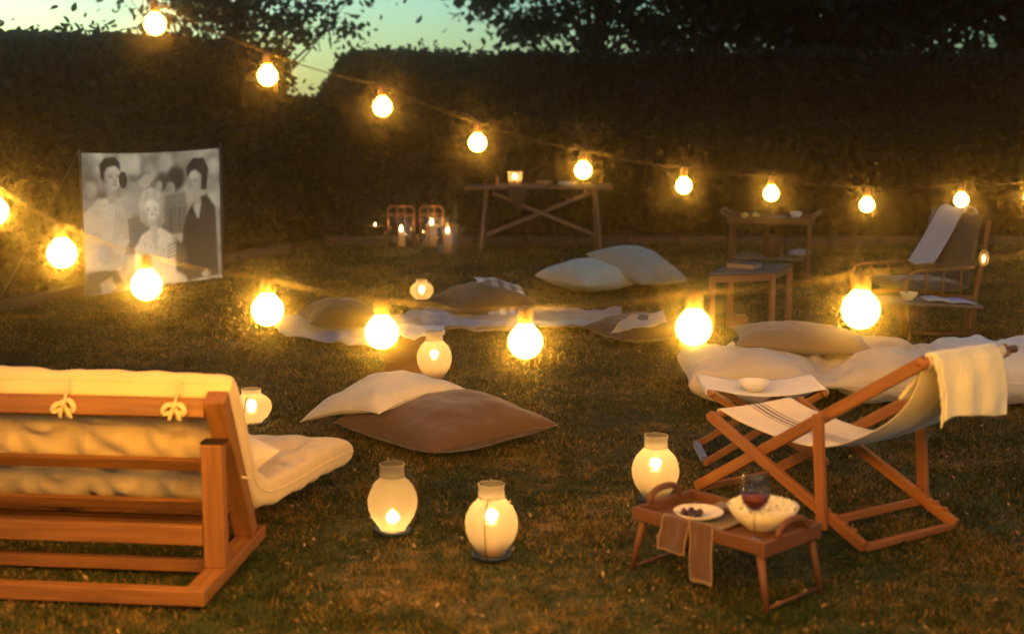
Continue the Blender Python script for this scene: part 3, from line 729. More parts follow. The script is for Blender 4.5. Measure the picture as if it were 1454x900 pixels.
# throw over the back rail
th = thing('throw_blanket', 'pale yellow fringed throw folded over the top of the deck chair', 'throw', tuple(C(-.28, .8, .35)))
tp = smoothpath([(-.12, .66), (-.19, .76), (-.235, .845), (-.275, .868), (-.315, .845), (-.335, .76), (-.34, .69), (-.345, .615)], 50)
tm = MB()
def thf(u, v):
    p = tp[min(int(round(v * 50)), 50)]; w_ = .078 + u * .375
    k = noise.noise(Vector((u * 4, v * 5, 1))) * .010 + .004 * math.sin(u * 17 + v * 2)
    dn = max(0, v - .55) * (.02 * math.sin(u * 5) - .03 * u)
    return C(float(p[0]) - k - .004, float(p[1]) + dn + noise.noise(Vector((u * 3, 0, 3))) * .008 * v, w_ + (.01 * math.sin(v * 9)))
tm.grid(60, 50, thf); tm.build('cloth', M_THROW, th, smooth=True, solid=.016)
fr = MB()
for k in range(34):
    v = .5 + .5 * k / 33; a = thf(0, v); ln = .014 + .010 * random.random()
    fr.tube([a, a - CW * ln * .6 + Vector((0, 0, -.006)), a - CW * ln + Vector((0, 0, -.018 - .01 * random.random()))], [.004, .004, .003], 5)
fr.build('fringe', M_THROW, th, smooth=True)

# ------------------------------------------------------------------ folding stool with bowl
t = thing('folding_stool', 'small folding stool with white canvas top and crossed wooden legs', 'stool', (1.28, 7.2, 0))
for y in (7.02, 7.42):
    yy = y + (.018 if y < 7.2 else -.018)
    MB().beam((1.015, y, .37), (1.60, y, .012), .022, .035, up=(0, 0, 1)).build('leg', M_CHAIR, t, bevel=.004)
    MB().beam((1.565, yy + .006, .37), (.985, yy + .006, .012), .022, .035, up=(0, 0, 1)).build('leg', M_CHAIR, t, bevel=.004)
for x, z in ((1.0, .378), (1.58, .378)):
    MB().tube([(x, 6.99, z), (x, 7.45, z)], .013, 10).build('top_rail', M_CHAIR, t, smooth=True)
MB().beam((.985, 7.0, .022), (.985, 7.44, .022), .026, .026).build('foot_rail', M_CHAIR, t, bevel=.004)
MB().beam((1.60, 7.0, .022), (1.60, 7.44, .022), .026, .026).build('foot_rail', M_CHAIR, t, bevel=.004)
MB().beam((.985, 7.06, .024), (.985, 7.38, .024), .034, .036).build('blue_strap', M_BLUEC, t, bevel=.006)
cv = MB(); cp = smoothpath([(.985, .365), (.985, .39), (1.01, .397), (1.15, .372), (1.29, .362), (1.43, .372), (1.57, .397), (1.598, .39), (1.598, .365)], 50)
def cvf(u, v):
    p = cp[int(round(u * 50))]; return Vector((float(p[0]), 7.03 + v * .38, float(p[1]) - .012 * math.sin(math.pi * u) * math.cos((v - .5) * math.pi)))
cv.grid(50, 14, cvf, mi=lambda i, j: 1 if (i in (15, 17) and False) else 0); cv.build('canvas_seat', M_WHITE, t, smooth=True, solid=.003)
def bowl(name, label, cat, loc, r, h, mat, wob=0, group=None, parentless=True):
    t = thing(name, label, cat, loc, group) if label else None
    MB().lathe([(0, .0), (r * .45, .0), (r * .5, .006), (r * .8, h * .45), (r, h), (r * .97, h + .003), (r * .92, h * .97), (r * .74, h * .48), (r * .42, .012), (0, .010)], n=40, wob=wob).build('bowl_body', mat, t, smooth=True, local=True)
    return t
bt = bowl('bowl', 'shallow pale bowl standing on the white canvas stool', 'bowl', (1.25, 7.19, .357), .085, .05, M_CERAM2, group='bowls')

# ------------------------------------------------------------------ tray table and what stands on it
TC = Vector((.825, 5.30, 0)); TA = Vector((.69, -.724, 0)); TB = Vector((.724, .69, 0)); HA = .30; HB = .175; TZ = .235
def T(a, b, z): return TC + TA * a + TB * b + Vector((0, 0, z))
t = thing('tray_table', 'low brown wooden tray table with arched handles, beside the deck chair', 'tray table', tuple(TC))
MB().beam(T(-HA, 0, TZ), T(HA, 0, TZ), 2 * HB - .02, .012).build('tray_board', M_TRAY, t, bevel=.003)
for s in (-1, 1):
    MB().beam(T(-HA, s * HB, TZ + .016), T(HA, s * HB, TZ + .016), .016, .052).build('side_rim', M_TRAY, t, bevel=.004)
    MB().beam(T(s * (HA + .009), -HB - .008, TZ + .012), T(s * (HA + .009), HB + .008, TZ + .012), .017, .058).build('end_rim', M_TRAY, t, bevel=.004)
    hp = []
    for k in range(13):
        a = math.pi * k / 12; hp.append(T(s * (HA + .009), -.085 * math.cos(a) * (1.05 - .1 * math.sin(a)), TZ + .038 + .052 * math.sin(a) ** .6))
    MB().tube(hp, .0135, 10).build('handle', M_TRAY, t, smooth=True)
    for s2 in (-1, 1):
        MB().tube([T(s * (HA - .02), s2 * (HB - .02), TZ - .006), T(s * (HA + .03), s2 * (HB - .005), .004)], [.017, .011], 10).build('leg', M_TRAY, t, smooth=True)
    MB().tube([T(s * (HA + .024), -(HB - .01), .025), T(s * (HA + .024), HB - .01, .025)], .007, 8).build('stretcher', M_TRAY, t, smooth=True)

ZT = TZ + .007
# napkin runner hanging over the near side
def runner(label, a0, a1, drop, over, seed, lift=0):
    rt = thing('napkin', label, 'napkin', tuple(T((a0 + a1) / 2, -HB, 0)), group='brown napkins on the tray table')
    pth = smoothpath([(over, ZT + .006), (0, ZT + .006), (-HB + .03, ZT + .010), (-HB + .012, ZT + .034), (-HB - .012, ZT + .037), (-HB - .018, ZT - .01), (-HB - .022, ZT - drop * .5), (-HB - .018, ZT - drop)], 44)
    m = MB()
    def fn(u, v):
        p = pth[int(round(v * 44))]; k = noise.noise(Vector((u * 3 + seed, v * 4, 0))) * .012 * (v > .5) + .006 * math.sin(u * 9 + seed) * max(0, v - .4)
        return T(a0 + (a1 - a0) * u + .02 * math.sin(v * 3 + seed) , float(p[0]) - k, float(p[1]) + lift)
    m.grid(24, 44, fn, mi=lambda i, j: 1 if (i in (0, 23) or j == 43) else 0); m.build('cloth', [M_NAP, M_NAPE], rt, smooth=True, solid=.003)
runner('wide brown napkin hanging over the near side of the tray table, under the plate', -.16, -.03, .10, .10, 1)
runner('narrow brown napkin hanging longest over the near side of the tray table', -.035, .075, .19, .06, 5, .004)
fn_ = MB()
for k in range(3): fn_.beam(T(-.14 + .01 * k, .10 - .004 * k, ZT + .008 + k * .011), T(.02 - .01 * k, .115, ZT + .008 + k * .011), .10 - .01 * k, .009)
o = fn_.build('folded_napkin', M_NAP, None, bevel=.004); tag(o, 'folded brown napkin with layers, on the far side of the tray', 'napkin', 'brown napkins on the tray table')
# plate with dark berries
pp = T(-.085, -.06, ZT + .012)
pt = thing('plate', 'pale shallow plate with dark berries on the tray table', 'plate', tuple(pp))
MB().lathe([(0, .0), (.05, .0), (.055, .005), (.092, .022), (.098, .030), (.095, .031), (.088, .026), (.05, .010), (0, .009)], n=40, wob=.01).build('plate_body', M_CERAM, pt, smooth=True, local=True)
bm = MB()
for k in range(26):
    a = random.random() * 6.28; r = random.random() ** .6 * .042; x, y = -.02 + r * math.cos(a), r * math.sin(a) * .8; zz = .018 + random.random() * .012
    rr = .009 + .004 * random.random(); bm.lathe([(.0005, -rr), (rr * .7, -rr * .7), (rr, 0), (rr * .7, rr * .7), (.0005, rr)], (x, y, zz), n=10)
bm.build('berries', M_FRUIT, pt, smooth=True, local=True)
# popcorn bowl
pq = T(.135, .055, ZT)
bt = bowl('bowl', 'large cream bowl heaped with popcorn on the tray table', 'bowl', tuple(pq), .137, .088, M_CERAM, wob=.012, group='bowls')
pm = MB()
for k in range(420):
    a = random.random() * 6.28; r = random.random() ** .5 * .118; x, y = r * math.cos(a), r * math.sin(a); zz = .083 + .018 * (1 - (r / .12) ** 2) + random.uniform(-.006, .006)
    for q in range(2):
        rr = random.uniform(.0055, .0095); c_ = (x + random.uniform(-.005, .005), y + random.uniform(-.005, .005), zz + random.uniform(-.003, .005))
        pm.lathe([(.0005, -rr), (rr * .8, -rr * .55), (rr, .1 * rr), (rr * .6, rr * .8), (.0005, rr)], c_, n=6)
pm.lathe([(.0005, .086), (.06, .084), (.12, .072)], n=20)
pm.build('popcorn', M_POP, bt, smooth=True, local=True)
# wine glass
pw = T(.215, -.105, ZT)
GS = 1.2; wt = thing('wine_glass', 'stemmed wine glass half full of red wine on the tray table', 'wine glass', tuple(pw))
MB().lathe([(r_ * 1.08, z_ * GS) for r_, z_ in [(0, .002), (.036, .002), (.034, .005), (.008, .009), (.0042, .02), (.0038, .085), (.008, .096), (.030, .108), (.047, .130), (.053, .158), (.052, .185), (.046, .215), (.0445, .225)]], n=36).build('glass', M_GLASS, wt, smooth=True, local=True)
MB().lathe([(r_ * 1.05, z_ * GS) for r_, z_ in [(.0005, .099), (.026, .110), (.043, .130), (.049, .148), (.0005, .148)]], n=32).build('wine', M_WINE, wt, smooth=True, local=True)

# ------------------------------------------------------------------ small side table with book, box under it
def quad_table(name, label, cat, pts, h, topt, leg, mat, over=0.0, group=None, top_mat=None, apron=.05):
    """pts: four foot points in order"""
    c = sum((Vector((p[0], p[1], 0)) for p in pts), Vector((0, 0, 0))) / 4; t = thing(name, label, cat, (c.x, c.y, 0), group)
    P = [Vector((p[0], p[1], 0)) for p in pts]; c.z = 0
    Q = [c + (p - c) * (1 + over) for p in P]
    m = MB(); vs = [q + Vector((0, 0, h - topt)) for q in Q] + [q + Vector((0, 0, h)) for q in Q]
    m.add(vs, [(3, 2, 1, 0), (4, 5, 6, 7), (0, 1, 5, 4), (1, 2, 6, 5), (2, 3, 7, 6), (3, 0, 4, 7)]); m.build('tabletop', top_mat or mat, t, bevel=.004)
    ax = (P[1] - P[0]).normalized()
    for p in P:
        q = c + (p - c) * .95; MB().beam(q, q + Vector((0, 0, h - topt - .001)), leg, leg, up=ax).build('leg', mat, t, bevel=.003)
    ap = MB()
    if apron:
        for i in range(4):
            a = c + (P[i] - c) * .93; b = c + (P[(i + 1) % 4] - c) * .93; a.z = b.z = h - topt - apron / 2 - .002; ap.beam(a, b, .018, apron)
        ap.build('apron', mat, t, bevel=.003)
    return t
M_DTOP = wood('dark_table_top', (.06, .055, .055), (.12, .11, .105), .5)
quad_table('side_table', 'small square side table with orange wooden legs and a dark top', 'table', [(1.54, 10.96), (2.06, 11.10), (2.30, 11.62), (1.79, 11.60)], .475, .02, .042, M_ORANGE, .06, top_mat=M_DTOP, group='tables')
bk = thing('book', 'thick dark book lying on the small side table', 'book', (1.86, 11.3, .476)); ang = R(-32)
M_PAGE = plain('page_edges', (.42, .27, .16), .8); M_COVER = plain('dark_book_cover', (.05, .055, .075), .5)
MB().box((1.86, 11.3, .50), (.235, .17, .036), ang).build('pages', M_PAGE, bk)
cvr = MB(); cvr.box((1.86, 11.3, .480), (.25, .185, .005), ang); cvr.box((1.86, 11.3, .521), (.25, .185, .005), ang)
cvr.box(Vector((1.86, 11.3, .50)) + Vector((math.sin(-ang), math.cos(ang), 0)) * .091, (.25, .004, .04), ang); cvr.build('cover', M_COVER, bk, bevel=.0015)
pbx = G(1048, 468); t = thing('small_box', 'small orange wooden box on the grass under the side table', 'box', (pbx.x, pbx.y + .07, 0))
for s in (-1, 1):
    MB().beam((pbx.x - .07, pbx.y + .07 + s * .06, .055), (pbx.x + .07, pbx.y + .07 + s * .06, .055), .01, .10).build('side_board', M_ORANGE, t, bevel=.003)
    MB().beam((pbx.x + s * .075, pbx.y + .016, .055), (pbx.x + s * .075, pbx.y + .124, .055), .01, .10).build('end_board', M_ORANGE, t, bevel=.003)
MB().box((pbx.x, pbx.y + .07, .105), (.15, .12, .008)).build('lid', M_ORANGE, t, bevel=.003)

# ------------------------------------------------------------------ far trestle table
t = thing('trestle_table', 'long wooden trestle table with crossed braces in front of the far hedge', 'table', (.32, 17.0, 0), group='tables')
m = MB()
for k in range(3): m.beam((-.55, 16.80 + k * .2, .742), (1.19, 16.80 + k * .2, .742), .196, .028)
m.build('tabletop', M_OLD, t, bevel=.004)
for sx, x in ((-1, -.30), (1, .98)):
    for sy in (-1, 1):
        MB().beam((x, 17.0 + sy * .14, .725), (x + sx * .06, 17.0 + sy * .30, 0), .035, .055).build('leg', M_OLD, t, bevel=.003)
    MB().beam((x, 16.84, .708), (x, 17.16, .708), .05, .04).build('cross_bearer', M_OLD, t, bevel=.003)
MB().beam((-.24, 16.82, .68), (1.02, 16.74, .17), .02, .045).build('cross_brace', M_OLD, t, bevel=.003)
MB().beam((.94, 16.845, .68), (-.34, 16.765, .17), .02, .045).build('cross_brace', M_OLD, t, bevel=.003)
# candle tumbler on it
M_TUMB = frosted('tumbler_glass')
def votive(label, loc, r, h, power):
    t = thing('candle_tumbler', label, 'candle holder', loc, group='candle holders')
    MB().lathe([(0, .0), (r * .78, .0), (r * .84, .006), (r, h), (r * .95, h)], n=28).build('tumbler', M_TUMB, t, smooth=True, local=True)
    c = MB(); c.lathe([(0, .008), (r * .55, .008), (r * .55, h * .45), (0, h * .45)], n=16); cn = c.build('candle', M_CANDLE, t, smooth=True, local=True)
    f = MB(); f.lathe([(.0004, h * .45), (.010, h * .5), (.011, h * .58), (.0005, h * .78)], n=8); f.build('flame', M_FLAME, cn, smooth=True, local=True)
    point(t, (0, 0, h * .62), power, .02); return t
votive('bright candle tumbler on the trestle table above a hanging cloth', (.035, 16.86, .757), .088, .17, 4.5)
bt = thing('bottle', 'small amber bottle on the trestle table, left of the candle', 'bottle', (-.18, 16.95, .757))
MB().lathe([(0, 0), (.022, 0), (.024, .01), (.024, .07), (.012, .09), (.010, .115), (.013, .12), (0, .12)], n=16).build('bottle_body', plain('amber_glass', (.35, .13, .04), .2), bt, smooth=True, local=True)
c = MB(); c.grid(14, 24, lambda u, v: Vector((-.06 + u * .24 - .05 * max(0, v - .5) * (1 - u) * -2 - .1 * max(0, v - .4) * (u - .3), 16.80 - .125 * min(1, v / .25) + (0 if v < .25 else -.006 + .012 * math.sin(u * 8)), .762 if v < .25 else .762 - (v - .25) * .34 * (1 - .5 * abs(u - .5)))))
o = c.build('table_cloth', M_NAP, None, smooth=True, solid=.004); tag(o, 'dark brown cloth hanging from the front edge of the trestle table', 'cloth')
c = MB()
for k in range(3): c.lathe([(0, .0 + k * .012), (.07, .0 + k * .012), (.115, .012 + k * .012), (.112, .015 + k * .012), (.07, .005 + k * .012), (0, .005 + k * .012)], (.66, 16.95, .758), n=28)
o = c.build('stacked_plates', M_CERAM2, None, smooth=True); tag(o, 'stack of pale plates on the right half of the trestle table', 'plates')
bowl('bowl', 'shallow bowl on the trestle table between the candle and the plates', 'bowl', (.38, 16.98, .757), .10, .045, M_GREYW, group='bowls')

# ------------------------------------------------------------------ hurricane candle lanterns
def hurricane(label, loc, w, h, ch, cr, arch, power):
    t = thing('candle_lantern', label, 'candle lantern', loc, group='glass candle lanterns by the hedge')
    r = w / 2
    gh = h if not arch else h * .80
    MB().lathe([(0, .012), (r * .9, .012), (r * .94, .02), (r * .94, gh), (r * .90, gh)], n=32).build('glass_cylinder', M_HGLASS, t, smooth=True, local=True)
    m = MB(); m.lathe([(0, 0), (r, 0), (r, .010), (0, .011)], n=32)
    ring = [Vector((r * .97 * math.cos(a), r * .97 * math.sin(a), gh)) for a in np.linspace(0, 2 * math.pi, 29)]; m.tube(ring, .006, 6)
    m.build('metal_base', M_COPPER, t, smooth=True, local=True)
    if arch:
        a_ = MB(); pts = [Vector((-r * 1.02, 0, .01)), Vector((-r * 1.02, 0, h * .86))]
        for k in range(9):
            an = math.pi / 2 * k / 8; pts.append(Vector((-r * 1.02 + .05 * (1 - math.cos(an)), 0, h - .05 + .05 * math.sin(an))))
        pts += [Vector((-p.x, 0, p.z)) for p in pts[::-1]]
        a_.tube(pts, .010, 8)
        pts2 = [Matrix.Rotation(R(78), 4, 'Z') @ p for p in pts]; a_.tube(pts2, .008, 8)
        a_.build('arched_handle', M_COPPER, t, smooth=True, local=True)
    c = MB(); c.lathe([(0, .014), (cr, .014), (cr, ch), (cr * .8, ch + .004), (0, ch - .006)], n=20); cn = c.build('candle', M_CANDLE, t, smooth=True, local=True)
    f = MB(); f.lathe([(.0005, ch - .004), (.013, ch + .012), (.015, ch + .024), (.008, ch + .05), (.0006, ch + .075)], n=10); f.build('flame', M_FLAME, cn, smooth=True, local=True)
    point(t, (0, 0, ch + .035), power, .02); return t
hurricane('tall glass candle lantern with arched frame and short candle, leftmost by the hedge', G(570, 352), .31, .50, .20, .045, True, 7.5)
hurricane('tall glass candle lantern with arched frame and thick long candle, middle of three', G(613, 352), .27, .50, .28, .065, True, 5)
hurricane('low glass cylinder with a candle and no handle, rightmost by the hedge', G(636, 360), .26, .33, .24, .05, False, 7.5)
p = G(533, 352); t = thing('tealight_holder', 'small metal tealight dish on a thin stake, left of the glass candle lanterns', 'candle holder', (p.x, p.y, 0), group='candle holders')
MB().tube([(p.x, p.y, -.02), (p.x, p.y, .24)], .005, 6).build('stake', M_IRON, t, smooth=True)
MB().lathe([(0, .24), (.03, .24), (.085, .27), (.088, .275), (.08, .272), (.03, .248), (0, .248)], n=24).build('dish', M_COPPER, t, smooth=True, local=True)
c = MB(); c.lathe([(0, .249), (.02, .249), (.02, .268), (0, .268)], n=12); cn = c.build('tealight', M_CANDLE, t, local=True)
f = MB(); f.lathe([(.0004, .267), (.006, .275), (.004, .29), (.0003, .30)], n=8); f.build('flame', M_FLAME, cn, smooth=True, local=True)
point(t, (0, 0, .295), .25, .01)

# ------------------------------------------------------------------ serving cart
cA = [(2.21, 14.50), (2.90, 14.02), (3.12, 14.36), (2.43, 14.84)]
cA = [(2.20, 14.25), (2.93, 14.02), (3.03, 14.42), (2.30, 14.65)]
t = thing('serving_cart', 'wooden serving cart with a tray top and turned legs in front of the far hedge', 'serving cart', (2.6, 14.33, 0), group='tables')
P = [Vector((x, y, 0)) for x, y in cA]; cc = sum(P, Vector((0, 0, 0))) / 4
def slab(P, z, th, k):
    Q = [cc + (p - cc) * k for p in P]; return MB().add([q + Vector((0, 0, z)) for q in Q] + [q + Vector((0, 0, z + th)) for q in Q], [(3, 2, 1, 0), (4, 5, 6, 7), (0, 1, 5, 4), (1, 2, 6, 5), (2, 3, 7, 6), (3, 0, 4, 7)])
slab(P, .585, .02, 1.10).build('tray_top', M_TRAY, t, bevel=.004); slab(P, .20, .018, .92).build('lower_shelf', M_GREYW, t, bevel=.004)
for i in range(4):
    a = cc + (P[i] - cc) * 1.10; b = cc + (P[(i + 1) % 4] - cc) * 1.10; a.z = b.z = .60; MB().beam(a, b, .018, .07).build('tray_rim', M_TRAY, t, bevel=.004)
    q = P[i]; MB().tube([q + Vector((0, 0, z)) for z in (.02, .03, .07, .10, .18, .24, .42, .50, .585)], [.012, .022, .022, .013, .02, .013, .018, .013, .02], 12).build('leg', M_TRAY, t, smooth=True)
for s, i, j in ((-1, 0, 3), (1, 1, 2)):
    a = cc + (P[i] - cc) * 1.1; b = cc + (P[j] - cc) * 1.1; out = Vector((s * .07, 0, 0))
    MB().tube([a + Vector((0, 0, .63)), a + out + Vector((0, 0, .675)), b + out + Vector((0, 0, .675)), b + Vector((0, 0, .63))], .012, 8).build('handle', M_GREYW, t, smooth=True)
def lemon(label, loc):
    m = MB(); m.lathe([(.0005, -.04), (.012, -.034), (.03, -.015), (.034, 0), (.03, .015), (.012, .034), (.0005, .04)], n=16)
    o = m.build('lemon', M_LEMON, None, smooth=True); o.data.transform(Matrix.Rotation(R(90), 4, 'Y')); o.location = loc; tag(o, label, 'lemon', 'lemons on the cart')
lemon('lemon near the left end of the serving cart', (2.33, 14.2, .642)); lemon('lemon a little right of the first one on the serving cart', (2.45, 14.25, .642))
bowl('bowl', 'small pale bowl on the right end of the serving cart', 'bowl', (2.84, 14.2, .606), .06, .07, M_CERAM2, group='bowls')
o = MB().lathe([(0, 0), (.05, 0), (.085, .012), (.083, .016), (.05, .006), (0, .006)], (2.66, 14.25, .606), n=28).build('saucer', M_CERAM2, None, smooth=True); tag(o, 'flat pale saucer in the middle of the serving cart', 'plate')
cr_ = MB(); bxp = Vector((2.63, 14.28, .22))
cr_.lathe([(0, 0), (.085, 0), (.10, .05), (.105, .22), (.10, .225), (.09, .21), (.085, .02), (0, .02)], bxp, n=24); o = cr_.build('wooden_bucket', M_TRAY, None, smooth=True); tag(o, 'brown bucket on the lower shelf of the serving cart', 'bucket')
c = sheet('folded_cloth', M_BLANK, [(2.78, 14.08, .22), (2.96, 14.05, .22), (3.0, 14.3, .22), (2.8, 14.32, .22)], 16, 16, .05, 12, z0=.03, seed=8, thick=.02)
tag(c, 'grey cloth on the right end of the lower shelf of the serving cart', 'cloth')

# ------------------------------------------------------------------ lounge chair on the right
t = thing('lounge_chair', 'grey upholstered lounge chair with wooden side frames, near the right edge', 'armchair', (3.33, 11.35, 0), rz=R(32))
UPV = Vector((.20, 0, .98)); NRM = Vector((-.98, 0, .20))
def lc(n, m, mat, **k): return m.build(n, mat, t, local=True, **k)
cushion('backrest', M_GREY, t, .25, .31, .06, lambda x, y, z: Vector((.27, 0, .60)) + Vector((0, 1, 0)) * x + UPV * y + NRM * z, pinch=.02, pw=.33, ed=5, seed=31, local=True)
cushion('seat_cushion', M_GREY, t, .30, .25, .06, lambda x, y, z: Vector((-.10 + x, y, .35 + z - x * .08)), pinch=.02, pw=.33, ed=5, seed=32, local=True)
for y in (-.29, .29):
    lc('side_frame', MB().tube([(-.52, y, .0), (-.54, y, .42), (-.50, y, .49), (-.40, y, .505), (.22, y, .49)], .014, 8), M_SOFA, smooth=True)
    lc('rear_leg', MB().beam((.20, y, 0), (.38, y, .86), .025, .04, up=(1, 0, 0)), M_SOFA, bevel=.004)
    lc('seat_rail', MB().beam((-.52, y, .28), (.25, y, .25), .022, .035), M_SOFA, bevel=.003)
    for k in range(3): lc('spindle', MB().tube([(-.32 + k * .2, y, .28), (-.32 + k * .2, y, .495)], .009, 8), M_SOFA, smooth=True)
for x, z in ((-.50, .265), (.24, .235)): lc('crossbar', MB().beam((x, -.28, z), (x, .28, z), .022, .03), M_SOFA, bevel=.003)
# throw over its back
th2 = thing('white_throw', 'white throw draped over the back of the grey lounge chair', 'throw', (3.33, 11.35, 0), rz=R(32))
tm = MB(); tq = smoothpath([(.03, .50), (.09, .58), (.19, .72), (.27, .85), (.32, .925), (.38, .945), (.44, .90), (.46, .80)], 36)
tm.grid(20, 36, lambda u, v: Vector((float(tq[int(round(v * 36))][0]) + .012 * math.sin(u * 8) - .02, -.14 + u * .26 + .09 * (1 - v), float(tq[int(round(v * 36))][1]) + .01 * math.sin(u * 6 + 1))))
tm.build('cloth', M_GREYTHROW, th2, smooth=True, solid=.018, local=True)
# little hanging lantern on its rear post
hp_ = Vector((3.33 + .34 * math.cos(R(32)) + .26 * math.sin(R(32)), 11.35 + .34 * math.sin(R(32)) - .33 * math.cos(R(32)), .50))
ht = thing('hanging_lantern', 'small lit lantern hanging from the back of the grey lounge chair', 'lantern', tuple(hp_))
M_SHADE = frosted('paper_shade')
MB().lathe([(.012, .0), (.035, .02), (.042, .06), (.030, .11), (.012, .135)], n=18).build('shade', M_SHADE, ht, smooth=True, local=True)
MB().tube([(0, 0, .135), (-.01, .01, .19), (-.01, .02, .26)], .0025, 5).build('hook', M_WIRE, ht, smooth=True, local=True)
MB().lathe([(.0005, .03), (.008, .045), (.010, .06), (.0005, .09)], n=8).build('flame', M_FLAME, ht, smooth=True, local=True)
point(ht, (0, 0, .07), .09, .01)

# low table in front of it
t = thing('low_table', 'low narrow wooden table with braced legs in front of the lounge chair', 'table', (3.1, 10.75, 0), group='tables')
MB().beam((2.80, 10.78, .30), (3.56, 10.72, .27), .30, .022).build('tabletop', M_GREYW, t, bevel=.004)
for y in (10.66, 10.88):
    MB().beam((3.02, y, 0), (3.02, y, .285), .022, .028).build('leg', M_TRAY, t, bevel=.003)
    MB().beam((3.50, y - .03, 0), (3.50, y - .03, .262), .022, .028).build('leg', M_TRAY, t, bevel=.003)
    MB().beam((3.02, y, .12), (3.16, y, .278), .015, .02).build('brace', M_TRAY, t, bevel=.002)
    MB().beam((3.02, y, .12), (2.90, y, .285), .015, .02).build('brace', M_TRAY, t, bevel=.002)
MB().beam((3.04, 10.66, .06), (3.49, 10.63, .06), .015, .02).build('stretcher', M_TRAY, t, bevel=.002)
bowl('bowl', 'small round cream bowl on the low table beside the magazine', 'bowl', (3.03, 10.75, .303), .068, .055, M_CERAM, group='bowls')
M_MAG = fabric('magazine_print_blue', (.12, .14, .55), weave=60); M_MAGW = plain('magazine_paper', (.62, .6, .6), .6)
m = MB()
for s in (0, 1):
    m.grid(10, 8, lambda u, v: Vector((3.14 + s * .185 + u * .18, 10.62 + v * .23 - .02 * u, .306 - .006 * s + .018 * math.sin(math.pi * (u * .8 + .1)) - .012 * (s + u) * .8)), mi=lambda i, j: 1 if (s == 1 and 1 < i < 9 and j > 3) or (s == 0 and i < 4 and j > 4) else 0)
o = m.build('magazine', [M_MAGW, M_MAG], None, smooth=True, solid=.006); tag(o, 'open magazine with a blue picture on the low table', 'magazine')

